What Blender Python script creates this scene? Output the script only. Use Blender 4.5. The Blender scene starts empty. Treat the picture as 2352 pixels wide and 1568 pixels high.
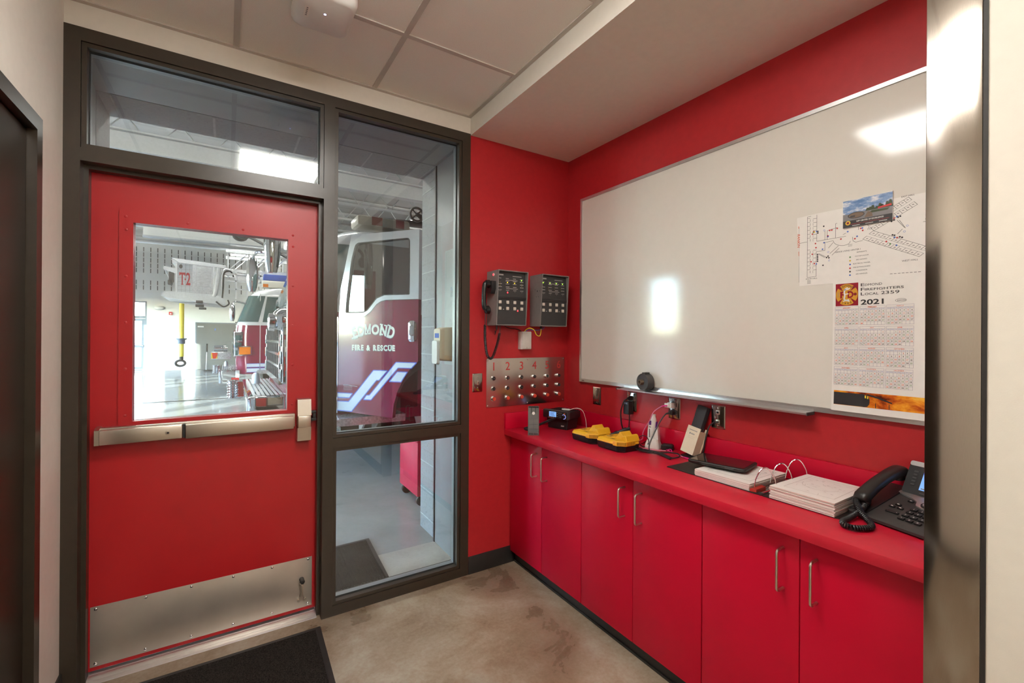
import bpy, bmesh, math, random
from mathutils import Vector, Matrix
from mathutils.geometry import tessellate_polygon
random.seed(7)
SC = bpy.context.scene
LAMP = 34.0   # troffer diffuser strength
SKY, SUN, EXPO = 11.5, 24.0, 0.12
COL = SC.collection
PI = math.pi
R = math.radians

# ---------------------------------------------------------------- colour / material helpers
def lin(c):
    return c / 12.92 if c <= 0.04045 else ((c + 0.055) / 1.055) ** 2.4
def hx(s):
    s = s.lstrip('#')
    return tuple(lin(int(s[i:i + 2], 16) / 255) for i in (0, 2, 4))
def newmat(name):
    m = bpy.data.materials.new(name)
    m.use_nodes = True
    nt = m.node_tree
    b = nt.nodes['Principled BSDF']
    return m, nt, b
def N(nt, kind, **kw):
    n = nt.nodes.new(kind)
    for k, v in kw.items():
        if k.startswith('i_'):
            n.inputs[k[2:].replace('_', ' ')].default_value = v
        else:
            setattr(n, k, v)
    return n
def ramp(nt, stops):
    r = nt.nodes.new('ShaderNodeValToRGB')
    el = r.color_ramp.elements
    while len(el) < len(stops):
        el.new(0.5)
    for e, (p, c) in zip(el, stops):
        e.position = p
        e.color = (*c, 1)
    return r
def mat(name, col, rough=0.5, metal=0.0, var=0.06, vscale=30.0, bump=0.0, bscale=200.0, spec=0.5, coat=0.0, crough=0.1,
        emit=None, estr=0.0, stretch=None, rvar=0.0):
    m, nt, b = newmat(name)
    if isinstance(col, str):
        col = hx(col)
    L = nt.links
    tc = N(nt, 'ShaderNodeTexCoord')
    mp = N(nt, 'ShaderNodeMapping')
    L.new(tc.outputs['Object'], mp.inputs['Vector'])
    if stretch:
        mp.inputs['Scale'].default_value = stretch
    no = N(nt, 'ShaderNodeTexNoise', i_Scale=vscale, i_Detail=4.0)
    L.new(mp.outputs[0], no.inputs['Vector'])
    lo = tuple(max(0, c * (1 - var)) for c in col)
    hi = tuple(min(1, c * (1 + var)) for c in col)
    r = ramp(nt, [(0.3, lo), (0.7, hi)])
    L.new(no.outputs['Fac'], r.inputs['Fac'])
    L.new(r.outputs['Color'], b.inputs['Base Color'])
    b.inputs['Roughness'].default_value = rough
    if rvar:
        mr = N(nt, 'ShaderNodeMapRange')
        mr.inputs['To Min'].default_value = max(0.02, rough - rvar)
        mr.inputs['To Max'].default_value = rough + rvar
        L.new(no.outputs['Fac'], mr.inputs['Value'])
        L.new(mr.outputs[0], b.inputs['Roughness'])
    b.inputs['Metallic'].default_value = metal
    b.inputs['Specular IOR Level'].default_value = spec
    b.inputs['Coat Weight'].default_value = coat
    b.inputs['Coat Roughness'].default_value = crough
    if bump:
        n2 = N(nt, 'ShaderNodeTexNoise', i_Scale=bscale, i_Detail=3.0)
        L.new(mp.outputs[0], n2.inputs['Vector'])
        bp = N(nt, 'ShaderNodeBump', i_Strength=bump, i_Distance=0.002)
        L.new(n2.outputs['Fac'], bp.inputs['Height'])
        L.new(bp.outputs[0], b.inputs['Normal'])
    if emit:
        b.inputs['Emission Color'].default_value = (*(hx(emit) if isinstance(emit, str) else emit), 1)
        b.inputs['Emission Strength'].default_value = estr
    return m
def glassmat(name, tint=(0.93, 0.97, 0.97), f0=0.045, dirt=0.0):
    m = bpy.data.materials.new(name)
    m.use_nodes = True
    nt = m.node_tree
    nt.nodes.clear()
    L = nt.links
    out = N(nt, 'ShaderNodeOutputMaterial')
    tr = N(nt, 'ShaderNodeBsdfTransparent')
    tr.inputs['Color'].default_value = (*tint, 1)
    gl = N(nt, 'ShaderNodeBsdfGlossy')
    gl.inputs['Roughness'].default_value = 0.01
    ge = N(nt, 'ShaderNodeNewGeometry')
    dt = N(nt, 'ShaderNodeVectorMath', operation='DOT_PRODUCT')
    L.new(ge.outputs['Incoming'], dt.inputs[0])
    L.new(ge.outputs['Normal'], dt.inputs[1])
    ab = N(nt, 'ShaderNodeMath', operation='ABSOLUTE')
    L.new(dt.outputs['Value'], ab.inputs[0])
    su = N(nt, 'ShaderNodeMath', operation='SUBTRACT')
    su.inputs[0].default_value = 1
    L.new(ab.outputs[0], su.inputs[1])
    po = N(nt, 'ShaderNodeMath', operation='POWER')
    po.inputs[1].default_value = 5
    L.new(su.outputs[0], po.inputs[0])
    ma = N(nt, 'ShaderNodeMath', operation='MULTIPLY_ADD')
    ma.inputs[1].default_value = 0.9
    ma.inputs[2].default_value = f0 * 2
    L.new(po.outputs[0], ma.inputs[0])
    mx = N(nt, 'ShaderNodeMixShader')
    L.new(ma.outputs[0], mx.inputs[0])
    L.new(tr.outputs[0], mx.inputs[1])
    L.new(gl.outputs[0], mx.inputs[2])
    L.new(mx.outputs[0], out.inputs['Surface'])
    return m
def emat(name, col, s):
    m = bpy.data.materials.new(name)
    m.use_nodes = True
    nt = m.node_tree
    nt.nodes.clear()
    out = N(nt, 'ShaderNodeOutputMaterial')
    e = N(nt, 'ShaderNodeEmission')
    e.inputs['Color'].default_value = (*(hx(col) if isinstance(col, str) else col), 1)
    e.inputs['Strength'].default_value = s
    nt.links.new(e.outputs[0], out.inputs['Surface'])
    return m
def wallvec(nt):
    """object coordinates folded so that a wall's length is x and its height is y"""
    tc = N(nt, 'ShaderNodeTexCoord')
    se = N(nt, 'ShaderNodeSeparateXYZ')
    nt.links.new(tc.outputs['Object'], se.inputs[0])
    ad = N(nt, 'ShaderNodeMath', operation='ADD')
    nt.links.new(se.outputs['X'], ad.inputs[0])
    nt.links.new(se.outputs['Y'], ad.inputs[1])
    co = N(nt, 'ShaderNodeCombineXYZ')
    nt.links.new(ad.outputs[0], co.inputs['X'])
    nt.links.new(se.outputs['Z'], co.inputs['Y'])
    return co.outputs[0], tc.outputs['Object']
def blockmat(name, c1, c2, mortar, bw=0.4, bh=0.2, pit=0.35):
    m, nt, b = newmat(name)
    L = nt.links
    v, ov = wallvec(nt)
    br = N(nt, 'ShaderNodeTexBrick')
    br.inputs['Color1'].default_value = (*c1, 1)
    br.inputs['Color2'].default_value = (*c2, 1)
    br.inputs['Mortar'].default_value = (*mortar, 1)
    br.inputs['Scale'].default_value = 1.0
    br.inputs['Brick Width'].default_value = bw
    br.inputs['Row Height'].default_value = bh
    br.inputs['Mortar Size'].default_value = 0.004
    br.inputs['Mortar Smooth'].default_value = 0.3
    L.new(v, br.inputs['Vector'])
    no = N(nt, 'ShaderNodeTexNoise', i_Scale=60.0, i_Detail=6.0, i_Roughness=0.7)
    L.new(ov, no.inputs['Vector'])
    r = ramp(nt, [(0.32, (0.45, 0.45, 0.45)), (0.45, (1, 1, 1))])
    L.new(no.outputs['Fac'], r.inputs['Fac'])
    mx = N(nt, 'ShaderNodeMix', data_type='RGBA', blend_type='MULTIPLY')
    mx.inputs['Factor'].default_value = pit
    L.new(br.outputs['Color'], mx.inputs['A'])
    L.new(r.outputs['Color'], mx.inputs['B'])
    L.new(mx.outputs['Result'], b.inputs['Base Color'])
    b.inputs['Roughness'].default_value = 0.6
    bp = N(nt, 'ShaderNodeBump', i_Strength=0.5, i_Distance=0.004)
    inv = N(nt, 'ShaderNodeMath', operation='SUBTRACT')
    L.new(no.outputs['Fac'], inv.inputs[0])
    L.new(br.outputs['Fac'], inv.inputs[1])
    L.new(inv.outputs[0], bp.inputs['Height'])
    L.new(bp.outputs[0], b.inputs['Normal'])
    return m

# ---------------------------------------------------------------- mesh builder
_glyph = {}
def glyph(s, bold=0.0, shear=0.0, res=3):
    if 'M' in s or 'W' in s: bold = min(bold, 0.0)
    k = (s, bold, shear, res)
    if k in _glyph:
        return _glyph[k]
    cu = bpy.data.curves.new('g', 'FONT')
    cu.body = s
    cu.resolution_u = res
    cu.offset = bold
    cu.shear = shear
    ob = bpy.data.objects.new('g', cu)
    COL.objects.link(ob)
    bpy.context.view_layer.update()
    me = ob.to_mesh()
    vs = [(v.co.x, v.co.y) for v in me.vertices]
    fs = [tuple(p.vertices) for p in me.polygons]
    ob.to_mesh_clear()
    bpy.data.objects.remove(ob)
    bpy.data.curves.remove(cu)
    if vs:
        x0 = min(v[0] for v in vs); x1 = max(v[0] for v in vs)
        y0 = min(v[1] for v in vs); y1 = max(v[1] for v in vs)
    else:
        x0 = x1 = y0 = y1 = 0
    _glyph[k] = (vs, fs, x0, x1, y0, y1)
    return _glyph[k]

class MB:
    def __init__(s, T=None):
        s.v = []; s.f = []; s.m = []; s.mi = 0
        s.T = T or Matrix()
    def add(s, vs, fs, mi=None):
        o = len(s.v)
        s.v += [s.T @ Vector(p) for p in vs]
        s.f += [tuple(i + o for i in f) for f in fs]
        s.m += [s.mi if mi is None else mi] * len(fs)
        return s
    def addbm(s, bm, M=None, mi=None):
        bm.verts.index_update()
        M = M or Matrix()
        s.add([M @ v.co for v in bm.verts], [tuple(v.index for v in f.verts) for f in bm.faces], mi)
        bm.free()
        return s
    def box(s, x0, y0, z0, x1, y1, z1, r=0.0, seg=2, mi=None):
        bm = bmesh.new()
        bmesh.ops.create_cube(bm, size=1)
        sx, sy, sz = abs(x1 - x0), abs(y1 - y0), abs(z1 - z0)
        bmesh.ops.scale(bm, vec=(sx, sy, sz), verts=bm.verts)
        if r > 0:
            r = min(r, 0.49 * min(sx, sy, sz))
            bmesh.ops.bevel(bm, geom=list(bm.edges), offset=r, segments=seg, profile=0.5, affect='EDGES')
        return s.addbm(bm, Matrix.Translation(((x0 + x1) / 2, (y0 + y1) / 2, (z0 + z1) / 2)), mi)
    def prism(s, pts, a, b, axis='y', holes=(), mi=None):
        """polygon pts (2d) extruded along axis from a to b; holes are inner polygons"""
        loops = [list(pts)] + [list(h) for h in holes]
        def P(p, d):
            if axis == 'y': return (p[0], d, p[1])
            if axis == 'x': return (d, p[0], p[1])
            return (p[0], p[1], d)
        flat = [p for l in loops for p in l]
        tris = tessellate_polygon([[Vector((p[0], p[1], 0)) for p in l] for l in loops]) if (holes or len(pts) > 4) else [tuple(range(len(pts)))]
        n = len(flat)
        vs = [P(p, a) for p in flat] + [P(p, b) for p in flat]
        fs = [tuple(t) for t in tris] + [tuple(i + n for i in reversed(t)) for t in tris]
        o = 0
        for l in loops:
            k = len(l)
            for i in range(k):
                j = (i + 1) % k
                fs.append((o + i, o + j, o + j + n, o + i + n))
            o += k
        return s.add(vs, fs, mi)
    def ring(s, x0, z0, x1, z1, w, y0, y1, mi=None):
        """rectangular frame in the xz plane, member width w inwards"""
        return s.prism([(x0, z0), (x1, z0), (x1, z1), (x0, z1)], y0, y1,
                       holes=[[(x0 + w, z0 + w), (x1 - w, z0 + w), (x1 - w, z1 - w), (x0 + w, z1 - w)]], mi=mi)
    def poly(s, pts, d, axis='y', mi=None):
        def P(p):
            if axis == 'y': return (p[0], d, p[1])
            if axis == 'x': return (d, p[0], p[1])
            return (p[0], p[1], d)
        tris = tessellate_polygon([[Vector((p[0], p[1], 0)) for p in pts]])
        return s.add([P(p) for p in pts], [tuple(t) for t in tris], mi)
    def rect(s, x0, z0, x1, z1, d, axis='y', mi=None):
        def P(p):
            if axis == 'y': return (p[0], d, p[1])
            if axis == 'x': return (d, p[0], p[1])
            return (p[0], p[1], d)
        return s.add([P((x0, z0)), P((x1, z0)), P((x1, z1)), P((x0, z1))], [(0, 1, 2, 3)], mi)
    def line(s, p, q, w, d, axis='y', mi=None):
        a = Vector((p[0], p[1])); b = Vector((q[0], q[1]))
        t = (b - a)
        if t.length < 1e-9: return s
        t.normalize()
        n = Vector((-t.y, t.x)) * w / 2
        return s.poly4([a - n, b - n, b + n, a + n], d, axis, mi)
    def poly4(s, pts, d, axis='y', mi=None):
        def P(p):
            if axis == 'y': return (p[0], d, p[1])
            if axis == 'x': return (d, p[0], p[1])
            return (p[0], p[1], d)
        return s.add([P(p) for p in pts], [tuple(range(len(pts)))], mi)
    def disc(s, c, r, d, axis='y', n=14, mi=None):
        return s.poly4([(c[0] + r * math.cos(2 * PI * i / n), c[1] + r * math.sin(2 * PI * i / n)) for i in range(n)], d, axis, mi)
    def cyl(s, a, b, r, r2=None, n=16, mi=None):
        a = Vector(a); b = Vector(b)
        r2 = r if r2 is None else r2
        t = (b - a).normalized()
        u = t.orthogonal().normalized(); w = t.cross(u)
        vs = []
        for p, q in ((a, r), (b, r2)):
            vs += [p + (u * math.cos(2 * PI * i / n) + w * math.sin(2 * PI * i / n)) * q for i in range(n)]
        fs = [(i, (i + 1) % n, n + (i + 1) % n, n + i) for i in range(n)]
        fs += [tuple(range(n)), tuple(range(2 * n - 1, n - 1, -1))]
        return s.add(vs, fs, mi)
    def lathe(s, a, t, prof, n=20, mi=None):
        """prof: list of (distance along t, radius)"""
        a = Vector(a); t = Vector(t).normalized()
        u = t.orthogonal().normalized(); w = t.cross(u)
        vs = []
        for d, r in prof:
            vs += [a + t * d + (u * math.cos(2 * PI * i / n) + w * math.sin(2 * PI * i / n)) * max(r, 1e-5) for i in range(n)]
        fs = []
        for k in range(len(prof) - 1):
            fs += [(k * n + i, k * n + (i + 1) % n, (k + 1) * n + (i + 1) % n, (k + 1) * n + i) for i in range(n)]
        fs += [tuple(range(n)), tuple(range(len(prof) * n - 1, (len(prof) - 1) * n - 1, -1))]
        return s.add(vs, fs, mi)
    def tube(s, pts, r, n=8, closed=False, mi=None):
        pts = [Vector(p) for p in pts]
        k = len(pts)
        vs = []; prev = None
        for i, p in enumerate(pts):
            if closed:
                t = pts[(i + 1) % k] - pts[i - 1]
            else:
                t = pts[min(i + 1, k - 1)] - pts[max(i - 1, 0)]
            if t.length < 1e-9: t = Vector((0, 0, 1))
            t.normalize()
            if prev is None:
                u = t.orthogonal().normalized()
            else:
                u = prev - t * prev.dot(t)
                if u.length < 1e-6: u = t.orthogonal()
                u.normalize()
            prev = u
            w = t.cross(u)
            rr = r[i] if isinstance(r, (list, tuple)) else r
            vs += [p + (u * math.cos(2 * PI * j / n) + w * math.sin(2 * PI * j / n)) * rr for j in range(n)]
        fs = []
        for i in range(k if closed else k - 1):
            a = i * n; b = ((i + 1) % k) * n
            fs += [(a + j, a + (j + 1) % n, b + (j + 1) % n, b + j) for j in range(n)]
        if not closed:
            fs += [tuple(range(n)), tuple(range(k * n - 1, (k - 1) * n - 1, -1))]
        return s.add(vs, fs, mi)
    def ball(s, c, rx, ry=None, rz=None, n=16, m=10, mi=None):
        ry = ry or rx; rz = rz or rx
        vs = []; fs = []
        for i in range(m + 1):
            th = PI * i / m
            for j in range(n):
                ph = 2 * PI * j / n
                vs.append((c[0] + rx * math.sin(th) * math.cos(ph), c[1] + ry * math.sin(th) * math.sin(ph), c[2] + rz * math.cos(th)))
        for i in range(m):
            for j in range(n):
                fs.append((i * n + j, i * n + (j + 1) % n, (i + 1) * n + (j + 1) % n, (i + 1) * n + j))
        return s.add(vs, fs, mi)
    def loft(s, rings, caps=True, closed=True, mi=None):
        n = len(rings[0])
        vs = [p for r in rings for p in r]
        fs = []
        for k in range(len(rings) - 1):
            for i in range(n if closed else n - 1):
                j = (i + 1) % n
                fs.append((k * n + i, k * n + j, (k + 1) * n + j, (k + 1) * n + i))
        if caps and closed:
            fs += [tuple(range(n)), tuple(range(len(rings) * n - 1, (len(rings) - 1) * n - 1, -1))]
        return s.add(vs, fs, mi)
    def text(s, st, h, cx, cz, d, axis='y', align='c', bold=0.0, wid=None, shear=0.0, mi=None, rot=0.0, asc=None):
        """text of cap height h; (cx,cz) is its centre / left / right at mid height"""
        vs, fs, x0, x1, y0, y1 = glyph(st, bold, shear, 6 if h > .03 else (4 if h > .012 else 3))
        if not vs: return s
        ch = asc or (glyph('H', bold)[5] - glyph('H', bold)[4])
        k = h / ch
        kx = k if wid is None else wid / max(1e-6, (x1 - x0))
        ox = {'c': (x0 + x1) / 2, 'l': x0, 'r': x1}[align]
        cr, sr = math.cos(rot), math.sin(rot)
        pts = []
        for x, y in vs:
            X = (x - ox) * kx; Y = (y - ch / 2) * k
            X, Y = X * cr - Y * sr + cx, X * sr + Y * cr + cz
            pts.append((X, d, Y) if axis == 'y' else ((d, X, Y) if axis == 'x' else (X, Y, d)))
        return s.add(pts, fs, mi)
    def obj(s, name, mats, parent=None, sharp=35, smooth=True, fix=True):
        me = bpy.data.meshes.new(name)
        if parent is not None:
            r = parent
            while r.parent is not None: r = r.parent
            Mi = Matrix.LocRotScale(r.location, r.rotation_euler, None).inverted()
            org = None
            vs = [Mi @ p for p in s.v]
        else:
            lo = [min(p[i] for p in s.v) for i in range(3)]; hi = [max(p[i] for p in s.v) for i in range(3)]
            org = Vector(((lo[0] + hi[0]) / 2, (lo[1] + hi[1]) / 2, lo[2]))
            vs = [p - org for p in s.v]
        me.from_pydata([tuple(p) for p in vs], [], s.f)
        mats = mats if isinstance(mats, (list, tuple)) else [mats]
        for m in mats: me.materials.append(m)
        if len(mats) > 1:
            me.polygons.foreach_set('material_index', s.m)
        if fix:
            bm = bmesh.new(); bm.from_mesh(me)
            bmesh.ops.recalc_face_normals(bm, faces=bm.faces)
            bm.to_mesh(me); bm.free()
        if smooth:
            me.polygons.foreach_set('use_smooth', [True] * len(me.polygons))
            me.set_sharp_from_angle(angle=R(sharp))
        o = bpy.data.objects.new(name, me)
        COL.objects.link(o)
        if parent is not None: o.parent = parent
        else: o.location = org
        return o

def thing(name, label, cat, loc=(0, 0, 0), rz=0.0, group=None, kind=None):
    o = bpy.data.objects.new(name, None)
    COL.objects.link(o)
    o.empty_display_size = 0.05
    o.location = loc
    o.rotation_euler = (0, 0, rz)
    return tag(o, label, cat, group, kind)
def tag(o, label, cat, group=None, kind=None):
    o['label'] = label; o['category'] = cat
    if group: o['group'] = group
    if kind: o['kind'] = kind
    return o
def struct(o, label=None, cat=None):
    o['kind'] = 'structure'
    if label: o['label'] = label
    if cat: o['category'] = cat
    return o
def dup(root, loc, rz=None, label=None):
    r = root.copy(); COL.objects.link(r); r.location = loc
    if rz is not None: r.rotation_euler = (0, 0, rz)
    if label: r['label'] = label
    def kids(a, b):
        for ch in [c for c in bpy.data.objects if c.parent == a]:
            c = ch.copy(); COL.objects.link(c); c.parent = b
            kids(ch, c)
    kids(root, r)
    return r
def fr(x, y, z, rz=0.0):
    return Matrix.Translation((x, y, z)) @ Matrix.Rotation(rz, 4, 'Z')
def WB(y=0.0, z=0.0, x=0.0):
    """frame on the whiteboard wall: local x to the right (-Y), y into the wall (+X), z up"""
    return fr(x, y, z, -PI / 2)
def catmull(pts, n=8, closed=False):
    pts = [Vector(p) for p in pts]
    k = len(pts); out = []
    rng = range(k if closed else k - 1)
    for i in rng:
        if closed:
            p0, p1, p2, p3 = pts[i - 1], pts[i], pts[(i + 1) % k], pts[(i + 2) % k]
        else:
            p0, p1, p2, p3 = pts[max(i - 1, 0)], pts[i], pts[i + 1], pts[min(i + 2, k - 1)]
        for j in range(n):
            t = j / n
            out.append(0.5 * ((2 * p1) + (-p0 + p2) * t + (2 * p0 - 5 * p1 + 4 * p2 - p3) * t * t + (-p0 + 3 * p1 - 3 * p2 + p3) * t ** 3))
    if not closed: out.append(pts[-1])
    return out
def coil(pts, R_, turns, n=10):
    """helix of radius R_ wound round the path pts"""
    pts = catmull(pts, 24)
    L = [0]
    for a, b in zip(pts, pts[1:]): L.append(L[-1] + (b - a).length)
    out = []; prev = None
    total = turns * n
    k = 0
    for i in range(total + 1):
        d = L[-1] * i / total
        while k < len(L) - 2 and L[k + 1] < d: k += 1
        f = (d - L[k]) / max(1e-9, L[k + 1] - L[k])
        p = pts[k].lerp(pts[k + 1], min(1, f)); t = (pts[k + 1] - pts[k]).normalized()
        u = t.orthogonal().normalized() if prev is None else (prev - t * prev.dot(t)).normalized()
        prev = u; w = t.cross(u)
        a = 2 * PI * i / n
        out.append(p + (u * math.cos(a) + w * math.sin(a)) * R_)
    return out
def rrect(x0, y0, x1, y1, r, n=5):
    out = []
    for cx, cy, a0 in ((x1 - r, y1 - r, 0), (x0 + r, y1 - r, 90), (x0 + r, y0 + r, 180), (x1 - r, y0 + r, 270)):
        for i in range(n + 1):
            a = R(a0 + 90 * i / n)
            out.append((cx + r * math.cos(a), cy + r * math.sin(a)))
    return out

# ---------------------------------------------------------------- materials
M = {}
M['beige'] = mat('beige_paint', (0.77, 0.725, 0.645), 0.55, bump=0.08, bscale=350, var=0.02)
M['red'] = mat('red_paint', (0.43, 0.017, 0.022), 0.42, bump=0.10, bscale=260, var=0.05, spec=0.4)
M['lam'] = mat('red_laminate', (0.52, 0.003, 0.026), 0.42, var=0.03, vscale=8, spec=0.22)
M['lamtop'] = mat('red_laminate_top', (0.54, 0.010, 0.032), 0.36, var=0.05, vscale=20, spec=0.4)
M['doorred'] = mat('red_door_enamel', (0.42, 0.012, 0.016), 0.34, var=0.05, vscale=6, bump=0.05, bscale=300, spec=0.45)
M['bronze'] = mat('bronze_frame_paint', (0.036, 0.027, 0.018), 0.30, var=0.08, bump=0.05, bscale=250, spec=0.5)
M['tile'] = mat('ceiling_tile', (0.94, 0.92, 0.86), 0.9, bump=0.35, bscale=420, var=0.04, vscale=300, spec=0.1)
M['grid'] = mat('ceiling_grid', (0.55, 0.50, 0.45), 0.5, var=0.02)
M['black'] = mat('black_plastic', (0.012, 0.011, 0.012), 0.42, var=0.15)
M['rubber'] = mat('black_rubber', (0.016, 0.014, 0.013), 0.55, var=0.2)
M['dgrey'] = mat('dark_grey_plastic', (0.05, 0.048, 0.05), 0.5, var=0.1)
M['grey'] = mat('grey_powder_coat', (0.20, 0.19, 0.185), 0.48, var=0.05, bump=0.05)
M['steel'] = mat('brushed_steel', (0.42, 0.38, 0.34), 0.14, 1.0, var=0.05, vscale=60, stretch=(30, 30, 1), rvar=0.02)
M['steelh'] = mat('brushed_steel_plate', (0.62, 0.57, 0.52), 0.24, 1.0, var=0.03, vscale=60, stretch=(1, 30, 30), rvar=0.02)
M['satin'] = mat('satin_nickel', (0.66, 0.60, 0.52), 0.33, 1.0, var=0.03, vscale=60, stretch=(1, 20, 20))
M['alu'] = mat('satin_aluminium', (0.72, 0.71, 0.70), 0.32, 0.9, var=0.03)
M['chrome'] = mat('chrome', (0.82, 0.82, 0.84), 0.06, 1.0, var=0.02)
M['white'] = mat('white_plastic', (0.78, 0.77, 0.74), 0.35, var=0.02)
M['board'] = mat('whiteboard_enamel', (0.77, 0.735, 0.675), 0.09, var=0.01, spec=0.32)
M['paper'] = mat('white_paper', (0.86, 0.82, 0.78), 0.55, var=0.02)
M['gloss_paper'] = mat('glossy_paper', (0.88, 0.85, 0.81), 0.22, var=0.02)
M['ink'] = mat('black_ink', (0.02, 0.018, 0.02), 0.5)
M['inkgrey'] = mat('grey_ink', (0.22, 0.21, 0.2), 0.5)
M['inkred'] = mat('red_ink', (0.55, 0.03, 0.03), 0.5)
M['inkorange'] = mat('orange_ink', (0.70, 0.10, 0.03), 0.5)
M['inkgreen'] = mat('green_ink', (0.12, 0.28, 0.10), 0.5)
M['inkblue'] = mat('blue_ink', (0.05, 0.14, 0.55), 0.5)
M['inkyellow'] = mat('yellow_ink', (0.75, 0.55, 0.03), 0.5)
M['yellow'] = mat('yellow_plastic', (0.78, 0.42, 0.02), 0.38, var=0.04)
M['cream'] = mat('cream_plastic', (0.72, 0.62, 0.45), 0.42, var=0.03)
M['purple'] = mat('purple_plastic', (0.14, 0.03, 0.30), 0.4)
M['pink'] = mat('pink_cable', (0.65, 0.10, 0.25), 0.45)
M['redled'] = emat('red_indicator', (1.0, 0.03, 0.04), 4.0)
M['greenled'] = emat('green_indicator', (0.35, 1.0, 0.05), 2.5)
M['amberled'] = emat('amber_indicator', (1.0, 0.55, 0.03), 2.5)
M['blueled'] = emat('blue_indicator', (0.35, 0.45, 1.0), 6.0)
M['screen'] = emat('blue_screen', (0.25, 0.48, 0.95), 1.0)
M['screend'] = emat('deep_blue_screen', (0.06, 0.16, 0.85), 1.0)
M['glass'] = glassmat('clear_glass')
M['darkglass'] = mat('dark_screen_glass', (0.008, 0.008, 0.010), 0.08, spec=0.6)
M['glass2'] = glassmat('truck_window_glass', (0.75, 0.80, 0.80), 0.06)
M['rb'] = mat('red_button', (.62, .06, .03), .35)
M['ik'] = mat('ivory_key', (.62, .57, .50), .4)
M['pe'] = mat('page_edge', (.62, .58, .54), .6)
M['redp'] = mat('alarm_red', (.55, .02, .02), .4)
M['mic'] = mat('mid_grey_plastic', (.115, .112, .108), .45)
M['kick'] = mat('scuffed_kick_plate', (.66, .60, .53), .38, .75, var=.10, vscale=5, rvar=.05)
# ---------------------------------------------------------------- stained concrete floors, mats
def concrete(name, stops, scale, rough0, rough1, bump=0.04):
    m, nt, b = newmat(name)
    L = nt.links
    tc = N(nt, 'ShaderNodeTexCoord')
    n1 = N(nt, 'ShaderNodeTexNoise', i_Scale=scale, i_Detail=8.0, i_Roughness=0.62, i_Distortion=0.6)
    n2 = N(nt, 'ShaderNodeTexNoise', i_Scale=scale * 22, i_Detail=5.0, i_Roughness=0.7)
    L.new(tc.outputs['Object'], n1.inputs['Vector'])
    L.new(tc.outputs['Object'], n2.inputs['Vector'])
    mx = N(nt, 'ShaderNodeMath', operation='MULTIPLY_ADD')
    mx.inputs[1].default_value = 0.28
    L.new(n2.outputs['Fac'], mx.inputs[0])
    sb = N(nt, 'ShaderNodeMath', operation='SUBTRACT')
    L.new(n1.outputs['Fac'], sb.inputs[0]); sb.inputs[1].default_value = 0.14
    L.new(sb.outputs[0], mx.inputs[2])
    r = ramp(nt, stops)
    L.new(mx.outputs[0], r.inputs['Fac'])
    L.new(r.outputs['Color'], b.inputs['Base Color'])
    mr = N(nt, 'ShaderNodeMapRange')
    mr.inputs['From Min'].default_value = 0.3; mr.inputs['From Max'].default_value = 0.7
    mr.inputs['To Min'].default_value = rough0; mr.inputs['To Max'].default_value = rough1
    L.new(n1.outputs['Fac'], mr.inputs['Value'])
    L.new(mr.outputs[0], b.inputs['Roughness'])
    bp = N(nt, 'ShaderNodeBump', i_Strength=bump, i_Distance=0.002)
    L.new(n2.outputs['Fac'], bp.inputs['Height'])
    L.new(bp.outputs[0], b.inputs['Normal'])
    return m
M['floor'] = concrete('stained_concrete', [(0.30, (0.15, 0.105, 0.065)), (0.44, (0.25, 0.185, 0.125)), (0.56, (0.33, 0.265, 0.195)), (0.70, (0.40, 0.36, 0.29))], 2.6, 0.24, 0.40)
M['bayfloor'] = concrete('polished_bay_concrete', [(0.30, (0.29, 0.30, 0.29)), (0.5, (0.33, 0.34, 0.33)), (0.70, (0.37, 0.38, 0.37))], 1.1, 0.10, 0.16)
M['slab'] = concrete('plain_concrete', [(0.30, (0.30, 0.28, 0.25)), (0.5, (0.40, 0.38, 0.34)), (0.70, (0.48, 0.46, 0.42))], 3.0, 0.3, 0.45)
M['block'] = blockmat('grey_concrete_block', (0.29, 0.29, 0.30), (0.26, 0.26, 0.27), (0.27, 0.27, 0.27), pit=0.8)
M['bayblock'] = blockmat('painted_block', (0.76, 0.75, 0.71), (0.74, 0.73, 0.69), (0.70, 0.69, 0.65), pit=0.05)
M['mortar'] = mat('pale_mortar', (.42, .42, .43), .8, var=.1)
M['panel'] = mat('grey_jamb_panel', (0.22, 0.22, 0.225), 0.35, var=0.05, vscale=12)
M['vinyl'] = mat('black_vinyl_base', (0.020, 0.018, 0.017), 0.38, var=0.1)
M['carpet'] = mat('charcoal_carpet', (0.022, 0.019, 0.017), 0.95, var=0.9, vscale=260, bump=0.9, bscale=300, spec=0.1)
M['deck'] = mat('painted_metal_deck', (0.40, 0.40, 0.39), 0.5, var=0.04)
M['joist'] = mat('grey_joist_paint', (0.50, 0.51, 0.50), 0.45, var=0.04)
M['bluegrey'] = mat('blue_grey_paint', (0.20, 0.23, 0.26), 0.4, var=0.05)

XL, YB, ZC, ZS = -2.58, -6.0, 2.79, 2.685   # left wall, back wall, tile ceiling, soffit

# ---- floors
struct(MB().box(-2.75, YB - .1, -0.12, 0.15, 0.055, 0.0).obj('floor', M['floor']))
struct(MB().box(-2.58, 0.0552, -0.12, -0.77, 0.531, -0.0005).obj('floor', M['slab']))
struct(MB().box(-9.0, 0.534, -0.14, 16, 24, -0.002).obj('floor', M['bayfloor']))
struct(MB().box(-7.0, 9.86, -0.0019, 14, 9.98, 0.001).obj('trim_8', M['vinyl'], smooth=False))

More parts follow.
